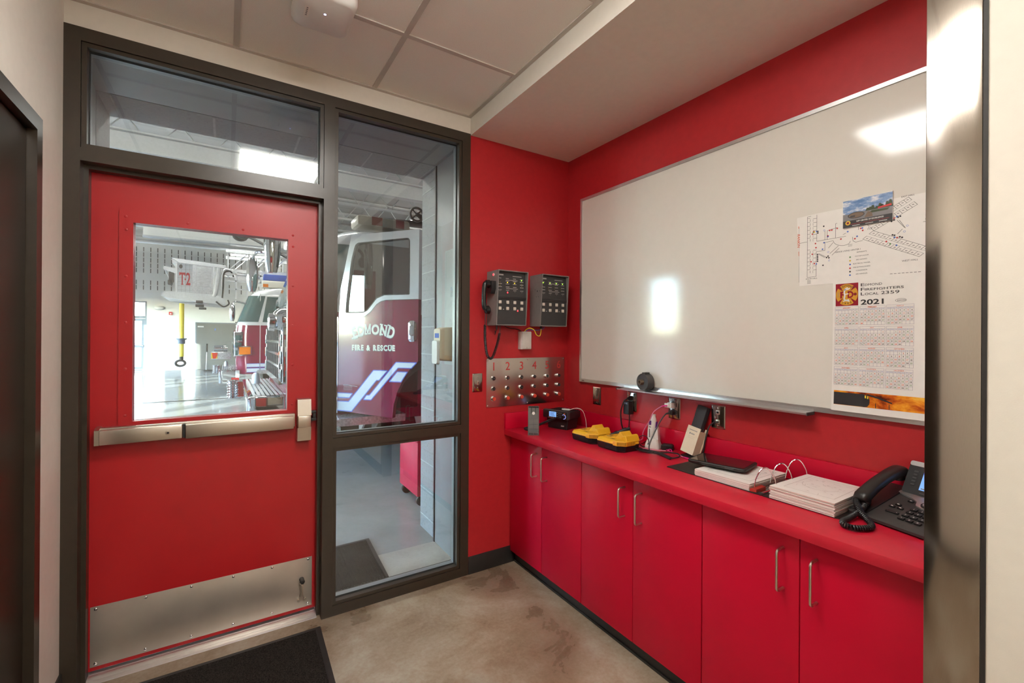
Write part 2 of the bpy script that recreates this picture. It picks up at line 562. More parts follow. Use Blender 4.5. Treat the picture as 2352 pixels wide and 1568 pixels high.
# ---- door wall
struct(MB().box(XL - .12, 0.0, 2.692, -0.77, 0.53, 2.95).obj('wall_front', M['beige']))
struct(MB().box(-0.7695, 0.0, 0.0, 0.12, 0.13, 2.95).obj('wall_front', M['red']))
struct(MB().box(-0.7695, 0.131, 0.0, 0.3, 0.528, 2.90).obj('trim_3', M['panel']))
struct(MB().box(XL - .35, 0.131, 0.0, XL - 0.001, 0.528, 2.69).obj('trim_3', M['panel']))
struct(MB().box(XL, 0.14, 2.665, -0.77, 0.528, 2.691).obj('trim_5', M['panel']))
struct(MB().box(-.7755, .522, 0, -.754, .5395, 2.664).obj('trim_6', M['rubber']))
b = MB()
for k in range(5): b.box(-2.535 + .437 * k, .545, 2.6635, -2.523 + .437 * k, .84, 2.666)
for k in range(13): b.box(-.7562, .545, .10 + .2032 * k, -.7545, .84, .108 + .2032 * k)
struct(b.obj('trim_7', M['mortar'], smooth=False))
b = MB()
b.box(-9.0, 0.534, 0, XL, 0.84, 6.2); b.box(-0.755, 0.534, 0, 16, 0.84, 6.2); b.box(XL, 0.534, 2.665, -0.755, 0.84, 6.2)
struct(b.obj('wall_near', M['block']))

# ---- left wall, with its door opening
DY0, DY1 = -1.29, -0.257
b = MB()
b.box(XL - .12, DY1, 0, XL, 0.0, 2.95); b.box(XL - .12, YB, 0, XL, DY0, 2.95); b.box(XL - .12, DY0, 2.201, XL, DY1, 2.95)
struct(b.obj('wall_left', M['beige']))
struct(MB().box(XL, DY1 + .001, 0, XL + .008, -0.001, 0.104, r=.002).obj('baseboard_left', M['vinyl']))
struct(MB().box(XL, YB, 0, XL + .008, DY0 - .001, 0.104, r=.002).obj('baseboard_left', M['vinyl']))
b = MB()
for y0, y1 in ((DY1 - .052, DY1), (DY0, DY0 + .052)):
    b.box(XL - .125, y0, 0, XL + .006, y1, 2.201)
b.box(XL - .125, DY0 + .052, 2.149, XL + .006, DY1 - .052, 2.201)
for y0, y1 in ((DY1 - .068, DY1 - .052), (DY0 + .052, DY0 + .068)):
    b.box(XL - .11, y0, 0, XL - .065, y1, 2.149)
b.box(XL - .11, DY0 + .068, 2.133, XL - .065, DY1 - .068, 2.149)
struct(b.obj('trim_2', M['bronze']), 'bronze steel door frame in the beige left wall', 'door frame')
d2 = struct(thing('door_2', 'bronze painted steel door set back in the left wall', 'door', (XL - .06, (DY0 + DY1) / 2, 0)))
MB().box(XL - .064, DY0 + .055, .01, XL - .02, DY1 - .055, 2.145, r=.002).obj('door_leaf', M['bronze'], d2)
b = MB(); b.cyl((XL - .02, DY0 + .12, 1.0), (XL + .03, DY0 + .12, 1.0), .012); b.tube([(XL + .03, DY0 + .12, 1.0), (XL + .035, DY0 + .14, 1.0), (XL + .035, DY0 + .23, 1.0)], .010)
b.obj('handle', M['satin'], d2)

# ---- whiteboard wall, wing wall on the right, back wall
struct(MB().box(0, -2.2, 0, 0.12, 0.0, 2.95).obj('wall_right', M['red']))
struct(MB().box(-0.64, YB, 0, 0.12, -2.112, 2.95).obj('wall_right', M['beige']))
struct(MB().box(XL - .12, YB - .12, 0, 0.12, YB, 2.95).obj('wall_back', M['beige']))
struct(MB().box(XL, YB, 0, -0.641, YB + .008, 0.104).obj('baseboard_back', M['vinyl']))
struct(MB().box(-0.648, YB, 0, -0.6405, -2.20, 0.104).obj('baseboard_right', M['vinyl']))
t = thing('corner_guard', 'tall brushed stainless corner guard on the end of the beige wing wall', 'corner guard', (-0.64, -2.10, 0))
b = MB(); b.box(-0.6445, -2.1912, 0.0, -0.6405, -2.0975, 2.684, r=.0015); b.box(-0.6405, -2.1115, 0.0, -0.56, -2.0975, 2.684, r=.0015)
b.obj('guard_plate', M['steel'], t)
MB().box(-0.6425, -2.1995, 0.0, -0.6403, -2.1917, 2.684).obj('dark_edge_strip', M['rubber'], t)  # thin dark strip between guard plate and beige wall

# ---- ceiling: lay-in tiles and the lower soffit
GX = [-1.995, -1.36]; GY = [-0.522, -1.132, -1.742, -2.352, -2.962, -3.572, -4.182, -4.792, -5.402]
struct(MB().box(XL, YB, ZC + .004, -0.77, 0, ZC + .03).obj('ceiling', M['tile']))
b = MB()
for x in GX: b.box(x - .012, YB, ZC - .001, x + .012, 0, ZC + .006)
for y in GY: b.box(XL, y - .012, ZC - .0012, -0.77, y + .012, ZC + .006)
for x0, y0, x1, y1 in ((XL, -.022, -.7702, 0), (XL, YB, XL + .022, -.0222), (-.792, YB, -.7702, -.0222)): b.box(x0, y0, ZC - .0016, x1, y1, ZC + .006)
struct(b.obj('trim_4', M['grid']))
struct(MB().box(-0.7697, YB, ZS, 0.12, 0, 2.95).obj('ceiling', M['beige']))
struct(MB().box(XL - .12, YB - .12, 2.95, 0.12, 0.53, 3.0).obj('ceiling', M['deck']))

# ---- troffers
def troffer(y0, y1, label, lm='lamp', xa=GX[0], xb=GX[1]):
    x0, x1 = xa + .013, xb - .013
    t = thing('ceiling_light', label, 'ceiling light', ((x0 + x1) / 2, (y0 + y1) / 2, ZC))
    MB().prism([(x0, y0), (x1, y0), (x1, y1), (x0, y1)], ZC - .004, ZC + .003, 'z', holes=[[(x0 + .02, y0 + .02), (x1 - .02, y0 + .02), (x1 - .02, y1 - .02), (x0 + .02, y1 - .02)]]).obj('frame', M['white'], t)
    ym = y1 - .43
    MB().box(x0 + .03, ym, ZC - .034, x1 - .03, y1 - .06, ZC - .0045, r=.010).obj('diffuser', M[lm], t)
    MB().box(x0 + .03, y0 + .03, ZC - .060, x1 - .03, ym - .004, ZC - .0045, r=.010).obj('side_diffuser', M['lamp2'], t)
    return t
M['lamp'] = emat('warm_diffuser', (1.0, 0.97, 0.92), LAMP)
M['fill_lamp'] = emat('added_fill_diffuser', (1.0, 0.97, 0.93), LAMP * 3.0)  # stronger emission for the added fill light out of view
M['lamp2'] = emat('warm_side_diffuser', (1.0, 0.94, 0.85), LAMP * .30)
troffer(GY[3] + .013, GY[1] - .013, 'long recessed ceiling light close to the glazed red door')
troffer(GY[7] + .013, GY[6] - .013, 'added unseen square fill light at the far back of the passage', 'fill_lamp', GX[1], -.79)  # light added behind the camera to fill the room

# ---- access point on the ceiling
t = thing('wireless_access_point', 'white rounded access point box with blue light on the ceiling tiles', 'access point', (-1.70, -0.53, 2.735))
b = MB(); rings = []
for z, g in ((2.7895, 0.0), (2.760, 0.0), (2.744, -.006), (2.737, -.018)):
    rings.append([(x, y, z) for x, y in rrect(-1.812 - g, -0.655 - g, -1.592 + g, -0.405 + g, .035)])
b.loft(rings); b.obj('housing', M['white'], t, sharp=50)
b = MB(); b.disc((-1.70, -0.545), .0045, 2.7362, 'z'); b.obj('status_light', M['blueled'], t)
b = MB(); b.rect(-1.775, -0.56, -1.755, -0.49, 2.7363, 'z', mi=0)
[b.rect(-1.768, -.552 + k * .011, -1.762, -.545 + k * .011, 2.7360, 'z', mi=1) for k in range(5)]; b.obj('sticker', [M['paper'], M['inkgrey']], t)

# ---- hollow metal frame round door, transom and sidelight
b = MB(); D0, D1 = -0.004, 0.13
for x0, x1 in ((XL, -2.529), (-1.608, -1.556), (-.825, -.771)): b.box(x0, D0, 0, x1, D1, 2.692)
b.box(-2.529, D0, 2.638, -1.608, D1, 2.692); b.box(-1.556, D0, 2.638, -.825, D1, 2.692)
b.box(-2.529, D0, 2.155, -1.608, D1, 2.208)
b.box(-1.556, D0, 0.870, -.825, D1, 0.9215); b.box(-1.556, D0, 0, -.825, D1, 0.0515)
for x0, x1 in ((-2.529, -2.513), (-1.624, -1.608)): b.box(x0, .05, 0, x1, .095, 2.155)
b.box(-2.513, .05, 2.139, -1.624, .095, 2.155)
struct(b.obj('trim_1', M['bronze']), 'bronze steel frame holding the red door, transom and sidelight', 'door frame')
def window(nm, label, x0, z0, x1, z1):
    w = struct(thing(nm, label, 'window', ((x0 + x1) / 2, .03, z0)))
    b = MB(); b.ring(x0 + .0015, z0 + .0015, x1 - .0015, z1 - .0015, .0165, .003, .036); b.obj('glazing_stop', M['bronze'], w)
    b = MB(); b.ring(x0 + .0005, z0 + .0005, x1 - .0005, z1 - .0005, .020, .0365, .0395); b.ring(x0 + .0005, z0 + .0005, x1 - .0005, z1 - .0005, .020, .0465, .05); b.obj('gasket', M['rubber'], w)
    b = MB(); b.ring(x0 + .0005, z0 + .0005, x1 - .0005, z1 - .0005, .017, .0505, .09); b.obj('outer_stop', M['alu2'], w)
    b = MB(); b.box(x0 + .008, .040, z0 + .008, x1 - .008, .046, z1 - .008); b.obj('pane', M['glass'], w)
M['alu2'] = mat('bay_side_stop', (0.34, 0.35, 0.36), 0.35, 0.4, var=0.04)
window('window_1', 'wide transom pane above the red door', -2.529, 2.208, -1.608, 2.638)
window('window_2', 'tall upper sidelight pane beside the red door', -1.556, .9215, -.825, 2.638)
window('window_3', 'lower sidelight pane near the floor beside the red door', -1.556, .0515, -.825, .870)
b = MB(); b.prism([(-.028, 0), (.098, 0), (.098, .004), (.075, .012), (.06, .012), (-.005, .006), (-.02, .0035)], -2.512, -1.625, 'x')
b.T = fr(0, .05, 0); b2 = MB(fr(0, .048, .001)); b2.prism([(-.02, 0), (.09, 0), (.09, .006), (.075, .011), (.045, .011), (.04, .008), (.036, .011), (.01, .008), (.004, .005), (.0, .007), (-.016, .003)], -2.512, -1.625, 'x')
tag(b2.obj('threshold', M['alu']), 'grooved aluminium threshold under the red door', 'threshold')

# ---- red glazed door
d = struct(thing('door_1', 'red steel door with large glass vision panel and steel panic bar', 'door', (-2.068, .12, .02)))
X0, X1, Z0, Z1 = -2.523, -1.614, .022, 2.149
b = MB(); b.prism([(X0, Z0), (X1, Z0), (X1, Z1), (X0, Z1)], .0965, .141, holes=[[(-2.385, 1.062), (-1.751, 1.062), (-1.751, 1.955), (-2.385, 1.955)]])
b.obj('door_leaf', M['doorred'], d)
b = MB()
def bez(x0, z0, x1, z1, x2, z2, x3, z3, ya, yb, yc):
    """bevelled glazing frame between outer and inner rectangle"""
    o = [(x0, z0), (x1, z0), (x1, z1), (x0, z1)]; i_ = [(x2, z2), (x3, z2), (x3, z3), (x2, z3)]
    vs = [(p[0], ya, p[1]) for p in o] + [(p[0], yb, p[1]) for p in o] + [(p[0], yb, p[1]) for p in i_] + [(p[0], yc, p[1]) for p in i_]
    fs = []
    for k in range(3):
        for j in range(4):
            fs.append((k * 4 + j, k * 4 + (j + 1) % 4, k * 4 + 4 + (j + 1) % 4, k * 4 + 4 + j))
    b.add(vs, fs)
bez(-2.422, 1.02, -1.716, 1.992, -2.374, 1.072, -1.762, 1.944, .0964, .0885, .118)
bez(-2.422, 1.02, -1.716, 1.992, -2.374, 1.072, -1.762, 1.944, .1411, .149, .122)
b.obj('vision_frame', M['doorred'], d, fix=False, smooth=False)
b = MB()
scr = [(-2.40 + .66 * k / 3, z) for k in range(4) for z in (1.046, 1.968)] + [(x, 1.10 + .81 * k / 4) for k in range(5) for x in (-2.398, -1.739)]
for x, z in scr: b.lathe((x, .0886, z), (0, -1, 0), [(0, .006), (.002, .0055), (.0035, .002)], 10)
b.obj('screws', M['doorred'], d)
MB().box(-2.384, .1182, 1.063, -1.752, .1218, 1.954).obj('pane', M['glass'], d)
b = MB(); b.box(-2.508, .0950, .038, -1.639, .0964, .294, r=.0004)
b.obj('kick_plate', M['kick'], d)
b = MB()
for i in range(6):
    for z in (.052, .282):
        b.lathe((-2.490 + .832 * i / 5, .0951, z), (0, -1, 0), [(0, .0062), (.0015, .0058), (.0032, .003), (.0036, 0)], 10)
b.obj('kick_plate_screws', M['chrome'], d)
# kick-down stop
b = MB(); b.box(-1.700, .084, .156, -1.676, .0948, .170, r=.002); b.box(-1.695, .078, .10, -1.681, .0948, .165, r=.003)
b.prism([(-1.695, .115), (-1.681, .115), (-1.672, .085), (-1.676, .075), (-1.688, .088), (-1.700, .075), (-1.704, .085)], .082, .0945)
for x in (-1.703, -1.673): b.cyl((x, .08, .083), (x, .0947, .083), .007, n=12)
ks = b.obj('kick_down_stop', M['satin'], d)
b = MB(); b.cyl((-1.688, .062, .186), (-1.688, .0948, .186), .0115); b.ball((-1.688, .062, .186), .0115, .004, .0115); b.obj('stop_rubber_tip', M['rubber'], ks)
# panic bar
pb = MB(); pb.box(-2.487, .062, .989, -1.728, .0963, 1.056, r=.003); o = pb.obj('panic_bar_rail', M['satin'], d)
MB().box(-2.473, .034, .988, -2.192, .0615, 1.050, r=.003).obj('panic_bar_cover', M['satin'], o)
MB().box(-2.180, .030, .985, -1.737, .0615, 1.0475, r=.003).obj('touch_bar', M['satin'], o)
MB().box(-2.190, .040, .988, -2.182, .0615, 1.049).obj('bar_gap', M['rubber'], o)
b = MB(); b.prism([(.036, .988), (.0965, .988), (.0965, 1.060), (.058, 1.060), (.036, 1.051)], -2.489, -2.4735, 'x'); b.obj('end_cap', M['satin'], o)
b = MB(); b.lathe((-2.243, .0345, 1.018), (0, -1, 0), [(0, .010), (.002, .0095), (.0025, .0065)], 16); b.obj('dogging_collar', M['satin'], o)
MB().cyl((-2.243, .0335, 1.018), (-2.243, .0312, 1.018), .005, n=6).obj('dogging_keyhole', M['rubber'], o)
b = MB()
b.prism([(.0965, .916), (.046, .916), (.036, .985), (.096, .985)], -1.719, -1.655, 'x')
b.prism([(.0965, 1.045), (.034, 1.045), (.044, 1.127), (.0965, 1.127)], -1.719, -1.655, 'x')
lc = b.obj('latch_case', M['satin'], d)
MB().box(-1.717, .028, .986, -1.657, .096, 1.044, r=.003).obj('latch_case_centre', M['satin'], lc)
b = MB()
for z in (1.058, 1.02): b.box(-1.654, .05, z - .007, -1.628, .075, z + .007, r=.003)
b.box(-1.645, .055, 1.013, -1.630, .07, 1.065, r=.002)
b.obj('latch_bolt', M['rubber'], lc)
# walk-off mats
t = thing('entrance_mat', 'charcoal carpet mat with rubber edge in front of the red door', 'mat', (-2.1, -.6, 0))
A = [(-2.47, -.062), (-1.622, -.062), (-1.65, -1.2), (-2.5, -1.2)]
MB().prism(A, .0005, .005, 'z').obj('rubber_edge', M['rubber'], t)
MB().prism([(-2.445, -.087), (-1.648, -.087), (-1.674, -1.175), (-2.474, -1.175)], .005, .010, 'z').obj('carpet_pile', M['carpet'], t)
t = thing('entrance_mat', 'ribbed grey mat seen through the lower sidelight pane', 'mat', (-1.75, .6, 0))
MB().prism([(-2.3, .16), (-1.19, .22), (-1.155, .81), (-2.3, .76)], .0005, .006, 'z').obj('rubber_edge', M['rubber'], t)
b = MB()
for i in range(58):
    x = -2.28 + i * .0186
    b.prism([(x, .19), (x + .011, .19), (x + .029, .77), (x + .018, .77)], .006, .0095, 'z')
b.prism([(-2.28, .185), (-1.215, .235), (-1.18, .785), (-2.28, .74)], .006, .0075, 'z')
b.obj('carpet_ribs', M['carpet'], t, smooth=False)
# ---------------------------------------------------------------- base cabinets and counter
struct(MB().box(-0.7695, -.008, 0, -0.4265, -0.0005, 0.108, r=.002).obj('baseboard_front', M['vinyl']))
b = MB(); b.box(-0.4335, -2.10, 0, -0.4262, -0.0005, 0.078); b.box(-0.4405, -2.10, 0, -0.4335, -.0005, 0.010)
struct(b.obj('baseboard_right', M['vinyl']))
ed = [-0.0005, -0.695, -1.3955, -2.098]
cl = ['red base cabinet in the alcove corner under the radio', 'middle red base cabinet under the binder', 'red base cabinet next to the stainless corner guard']
c0 = None
for i in range(3):
    y0, y1 = ed[i + 1], ed[i]
    ym = (y0 + y1) / 2 if i else -0.3475
    t = thing('base_cabinet', cl[i], 'cabinet', (-.235, ym, 0), group='red base cabinets in the alcove')
    b = MB(); b.box(-.449, y0 + .001, .08, -.022, y1 - .001, .8275); b.box(-.425, y0 + .001, .0, -.35, y1 - .001, .08); b.obj('carcass', M['lam'], t)
    for s in (-1, 1):
        if s > 0: a, c, hy = ym + .0015, y1 - (.004 if i == 0 else .002), ym + .050
        else: a, c, hy = y0 + .002, ym - .0015, ym - .050
        dr = MB().box(-.4705, a, .079, -.4505, c, .822, r=.0012).obj('cabinet_door', M['lam'], t)
        b = MB()
        pts = [(-.4705, hy, .765)] + [(-.4705 - .030 + .012 * math.cos(q), hy, .753 + .012 * math.sin(q)) for q in [R(x) for x in (90, 120, 150, 180)]]
        lo = [(p[0], p[1], 1.397 - p[2]) for p in pts][::-1]
        b.tube(pts + lo, .0042, 10); b.obj('pull_handle', M['satin'], dr)
t = thing('countertop', 'long red laminate countertop with backsplash under the whiteboard', 'countertop', (-.26, -1.05, .83))
b = MB(); b.box(-.5173, -2.10, .8285, -.001, -.001, .8646, r=.0015); b.obj('worktop', M['lamtop'], t)
b = MB(); b.box(-.020, -2.10, .8648, -.0005, -.021, .966, r=.0015); b.box(-.5173, -.020, .8648, -.0005, -.0005, .966, r=.0015); b.obj('backsplash', M['lam'], t)

# ---------------------------------------------------------------- whiteboard
t = thing('whiteboard', 'large wall mounted whiteboard with aluminium trim above the counter', 'whiteboard', (0, -1.06, 1.159))
b = MB(WB(0)); W0, W1, H0, H1 = .151, 1.985, 1.159, 2.3818
b.box(W0 + .012, -.014, H0 + .016, W1 - .012, -.0005, H1 - .012); b.obj('writing_surface', M['board'], t)
b = MB(WB(0))
def mitre(b, x0, z0, x1, z1, wl, wb, d):
    o = [(x0, z0), (x1, z0), (x1, z1), (x0, z1)]; i_ = [(x0 + wl, z0 + wb), (x1 - wl, z0 + wb), (x1 - wl, z1 - wl), (x0 + wl, z1 - wl)]
    for k in range(4):
        j = (k + 1) % 4
        b.prism([o[k], o[j], i_[j], i_[k]], -d, -.0006)
mitre(b, W0, H0, W1, H1, .016, .020, .020); b.obj('trim_frame', M['alu'], t, smooth=False)
b = MB(WB(0))
b.prism([(-.020, 1.170), (-.022, 1.158), (-.074, 1.152), (-.079, 1.157), (-.081, 1.1565), (-.080, 1.150), (-.074, 1.148), (-.020, 1.152)], .555, 1.585, 'x')
b.obj('marker_tray', M['alu'], t)
for x in (.551, 1.585): MB(WB(0)).box(x, -.082, 1.147, x + .004, -.0205, 1.160, r=.001).obj('tray_end_cap', M['dgrey'], t)
b = MB(WB(0)); b.box(.176, -.0205, 1.164, .20, -.0200, 1.171); b.obj('trim_plaque', M['inkgrey'], t)

# ---- floor plan sheet
t = thing('floor_plan_sheet', 'white building floor plan sheet pinned to the whiteboard above the calendar', 'floor plan', (-.02, -1.74, 1.67))
T = WB(0)
b = MB(T); b.prism([(1.516, 1.955), (1.60, 1.958), (1.965, 1.953), (1.965, 1.669), (1.527, 1.671)], -.0158, -.0152); b.obj('sheet', M['gloss_paper'], t)
def pl(x, y):  # crop pixels of the sheet -> board metres
    return (1.513 + (x - 155) / 1710 * .423 + (x - 155) * 0, 1.957 - (y - (455 - (x - 155) * .187)) / (865 + (x - 155) * .105) * .286)
b = MB(T); d_ = -.0162
def pline(*ps, w=.0011, mi=0):
    for p, q in zip(ps, ps[1:]): b.line(pl(*p), pl(*q), w, d_, mi=mi)
pline((200, 570), (205, 1270), w=.0008); pline((210, 775), (325, 755)); pline((330, 1205), (330, 440)); pline((385, 430), (330, 440)); pline((470, 745), (470, 410)); pline((470, 745), (880, 680)); pline((330, 1205), (465, 1190), (465, 875), (590, 860)); pline((590, 860), (590, 760), (710, 735))
pline((475, 745), (590, 725), (590, 610)); pline((620, 720), (620, 610), (760, 570)); pline((740, 700), (740, 520), (760, 515))
for k in range(14):
    y = 460 + k * 50
    if 745 < y < 830: continue
    pline((332, y), (372, y - 6)); pline((415, y), (468, y - 7)); pline((372, y + 8), (372, y + 38)); pline((415, y + 8), (415, y + 38), w=.0008)
arc = [(710 + 230 * (1 - math.cos(R(a))) / 2 * 1, 740 + 58 * math.sin(R(a))) for a in range(0, 181, 15)]
pline(*arc); pline((840, 660), (880, 640)); pline((970, 690), (975, 740), (1010, 755), (1100, 735)); pline((1045, 600), (1045, 560), (1120, 545))
def wing(x0, y0, x1, y1, wx, wy, n):
    for f in (0, .38, .62, 1): pline((x0 + wx * f, y0 + wy * f), (x1 + wx * f, y1 + wy * f), w=.0010 if f in (0, 1) else .0006)
    for k in range(n + 1):
        g = k / n; x = x0 + (x1 - x0) * g; y = y0 + (y1 - y0) * g
        pline((x, y), (x + wx * .38, y + wy * .38)); pline((x + wx * .62, y + wy * .62), (x + wx, y + wy))
        if k < n:
            for f in (.18, .80):
                q = pl(x + (x1 - x0) / n / 2 + wx * f, y + (y1 - y0) / n / 2 + wy * f)
                b.rect(q[0] - .003, q[1] - .0012, q[0] + .003, q[1] + .0012, d_, mi=1)
wing(1140, 520, 1640, 205, 100, 95, 9)
wing(1100, 720, 1760, 950, 130, -95 - 10, 10)
for p, q in (((640, 830), (705, 760)), ((660, 900), (780, 800)), ((690, 920), (790, 830)), ((1515, 490), (1600, 585)), ((1540, 490), (1610, 590)), ((1520, 660), (1575, 600)), ((500, 900), (610, 945)), ((500, 910), (590, 950))):
    pline(p, q, w=.0016, mi=1)
for x in (1180, 1200, 1220): pline((x - 20, 600), (x, 565))
for (x, y, c) in ((435, 628, 5), (420, 632, 4), (425, 622, 2), (468, 620, 3), (486, 620, 0), (486, 640, 0), (406, 655, 2), (572, 554, 0), (657, 606, 2), (687, 602, 2), (632, 675, 2), (634, 684, 3), (762, 580, 2), (905, 622, 3), (814, 716, 2), (1000, 712, 2), (1028, 682, 3), (1075, 582, 2), (1095, 578, 3), (1100, 608, 2), (578, 762, 3), (452, 774, 2), (460, 826, 2), (556, 845, 3), (406, 910, 2), (484, 912, 0), (484, 934, 0), (484, 955, 0), (484, 977, 0), (484, 998, 0), (636, 932, 0), (616, 950, 0), (648, 953, 0), (388, 1005, 2), (436, 1028, 2), (466, 1032, 3), (564, 1048, 0), (1440, 436, 5), (1410, 420, 3), (1512, 443, 3), (1480, 462, 2), (1550, 440, 0), (1525, 452, 0), (1480, 485, 0), (1450, 502, 0), (1462, 672, 0), (1485, 677, 0), (1485, 703, 3), (1516, 708, 2), (1546, 698, 0), (1572, 706, 0), (1390, 753, 2), (1435, 785, 4), (1508, 803, 3)):
    b.disc(pl(x, y), .0030, d_ - .0002, mi=c, n=10)
for (x, y) in ((580, 606), (1630, 560), (1598, 632), (637, 880), (650, 985)):
    q = pl(x, y)
    for k in range(10):
        a, c = 2 * PI * k / 10, 2 * PI * (k + 1) / 10
        b.line((q[0] + .003 * math.cos(a), q[1] + .003 * math.sin(a)), (q[0] + .003 * math.cos(c), q[1] + .003 * math.sin(c)), .0008, d_, mi=3)
def ptx(s, x, y, h, align='c', mi=0, bold=.004): q = pl(x, y); b.text(s, h, q[0], q[1], d_, align=align, mi=mi, bold=bold)
ptx('EAST HALL', 1635, 188, .0052); ptx('WEST HALL', 1660, 992, .0058); ptx('SOUTH HALL', 395, 1218, .0050); ptx('GRACE LIVING CENTER 1', 905, 862, .0052)
ptx('FRONT', 940, 785, .0030); ptx('ENTRY', 940, 803, .0030)
for s, y, c in (('REPRESENTS', 875, None), ('OXYGEN ROOM', 925, 4), ('BIO HAZARD', 970, 5), ('ELECTRICAL PANNEL', 1018, 3), ('FIRE EXTINGUISHERS', 1065, 2), ('CONDENSOR', 1108, 0), ('AIR HANDLER', 1152, 3)):
    ptx(s, 1088, y, .0040, mi=0)
    if c is not None: b.disc(pl(938, y + 20), .0030, d_, mi=c, n=10)
for k in range(8): pline((1435 + k * 45, 1160 - k * 3), (1465 + k * 45, 1158 - k * 3), w=.0020, mi=1)
pline((1835, 590), (1835, 460), (1825, 490)); pline((1835, 460), (1848, 488)); pline((1800, 520), (1862, 510)); ptx('N', 1835, 433, .0045); ptx('S', 1835, 592, .003)
for k in range(4): pline((330, 1245 + k * 12), (385, 1240 + k * 12), w=.0015, mi=1)
# orange handwriting along the left edge
q = pl(196, 745)
b.text('RANKIN', .0095, q[0], q[1], d_, rot=-PI / 2, mi=6, shear=.3, wid=.058, bold=.012)
pline((198, 880), (200, 935), w=.0018, mi=6); pline((194, 560), (196, 590), w=.0018, mi=6)
b.obj('printed_plan', [M['ink'], M['inkgrey'], M['inkred'], M['inkblue'], M['inkgreen'], M['inkyellow'], M['inkorange']], t, smooth=False, fix=False)
# ---- postcard
def skyprint():
    m, nt, bs = newmat('print_cloudy_sky'); L = nt.links
    tc = N(nt, 'ShaderNodeTexCoord'); mp = N(nt, 'ShaderNodeMapping'); L.new(tc.outputs['Object'], mp.inputs[0]); mp.inputs['Scale'].default_value = (1, 22, 55)
    no = N(nt, 'ShaderNodeTexNoise', i_Scale=1.0, i_Detail=7.0, i_Roughness=.6); L.new(mp.outputs[0], no.inputs['Vector'])
    r = ramp(nt, [(.40, (.10, .20, .42)), (.52, (.22, .34, .58)), (.62, (.72, .74, .78))]); L.new(no.outputs['Fac'], r.inputs['Fac']); L.new(r.outputs['Color'], bs.inputs['Base Color']); bs.inputs['Roughness'].default_value = .25
    return m
t = thing('postcard', 'glossy photo postcard of a brick building stuck over the floor plan', 'postcard', (-.022, -1.76, 1.876))
b = MB(T); b.prism([(1.682, 1.979), (1.8375, 1.983), (1.839, 1.878), (1.684, 1.876)], -.0200, -.0172); b.obj('card', M['gloss_paper'], t)
b = MB(T); d_ = -.0204; cx0, cx1, cz0, cz1 = 1.684, 1.8375, 1.8775, 1.9805
def cp(u, v): return (cx0 + (cx1 - cx0) * u, cz0 + (cz1 - cz0) * v)
def cpoly(ps, mi, dd=0): b.poly([cp(*p) for p in ps], d_ - dd, mi=mi)
cpoly([(0, .25), (1, .25), (1, 1), (0, 1)], 0)
cpoly([(0, .25), (1, .25), (1, .48), (.85, .52), (.6, .5), (.4, .52), (.2, .48), (0, .5)], 4, .0002)
for u, h in ((.52, .60), (.57, .62), (.62, .66), (.70, .60), (.76, .68), (.80, .63), (.90, .70), (.96, .74)):
    cpoly([(u - .05, .5), (u + .05, .5), (u + .02, h), (u - .02, h)], 3, .0003)
cpoly([(.45, .27), (.62, .27), (.60, .42), (.52, .48)], 5, .0004); cpoly([(.52, .40), (.90, .40), (.95, .47), (.6, .48)], 3, .0004)
cpoly([(.72, .50), (.98, .53), (.98, .60), (.72, .56)], 2, .0005)
b.poly([(cp(.28, .42)[0] + .027 * math.cos(a / 20 * 2 * PI), cp(.28, .42)[1] + .012 * math.sin(a / 20 * 2 * PI)) for a in range(20)], d_ - .0005, mi=6)
b.poly([(cp(.28, .42)[0] + .024 * math.cos(a / 20 * 2 * PI), cp(.28, .42)[1] + .0095 * math.sin(a / 20 * 2 * PI)) for a in range(20)], d_ - .0006, mi=5)
cpoly([(.16, .36), (.26, .36), (.26, .42), (.16, .42)], 6, .0007)
cpoly([(0, 0), (1, 0), (1, .25), (0, .25)], 6, .0003)
b.disc(cp(.11, .17), .0085, d_ - .0008, mi=7, n=8); b.disc(cp(.11, .17), .005, d_ - .0009, mi=2); b.disc(cp(.11, .17), .0028, d_ - .001, mi=6)
q = cp(.56, .19); b.text('IAFF CENTER OF EXCELLENCE', .0052, q[0], q[1], d_ - .0006, mi=1, bold=.02, wid=.083)
q = cp(.55, .11); b.text('FOR BEHAVIORAL HEALTH TREATMENT AND RECOVERY', .0028, q[0], q[1], d_ - .0006, mi=2, bold=.015, wid=.120)
for k in range(3):
    q = cp(.28 + .27 * k, .05); b.line((q[0] - .012, q[1]), (q[0] + .012, q[1]), .0018, d_ - .0006, mi=1)
b.obj('printed_picture', [skyprint(), M['gloss_paper'], M['inkred'], mat('print_dark_green', (.05, .07, .03), .25), mat('print_road', (.22, .21, .22), .25), mat('print_earth', (.20, .14, .10), .25), M['ink'], M['inkyellow']], t, smooth=False, fix=False)

# ---- calendar
t = thing('wall_calendar', 'white year calendar sheet with emblem hanging from the whiteboard', 'calendar', (-.022, -1.79, 1.18))
CX0, CX1, CZ0, CZ1 = 1.6505, 1.978, 1.176, 1.671
b = MB(T)
nz = 12
rows_ = [(CZ1 + (CZ0 - CZ1) * k / nz, -.0180 - .010 * (k / nz) ** 3) for k in range(nz + 1)]
b.loft([[(CX0, y, z), (CX1, y, z), (CX1, y + .0008, z), (CX0, y + .0008, z)] for z, y in rows_]); b.obj('sheet', M['gloss_paper'], t)
b = MB(T)
def cyy(z):
    f = max(0, min(1, (z - CZ1) / (CZ0 - CZ1))); return -.0184 - .010 * f ** 3
class Cal: pass
def crect(x0, z0, x1, z1, mi, e=0): b.add([(x0, cyy(z0) - e, z0), (x1, cyy(z0) - e, z0), (x1, cyy(z1) - e, z1), (x0, cyy(z1) - e, z1)], [(0, 1, 2, 3)], mi)
def ctext(s, h, x, z, mi, **k): b.text(s, h, x, z, cyy(z) - .0003, mi=mi, **k)
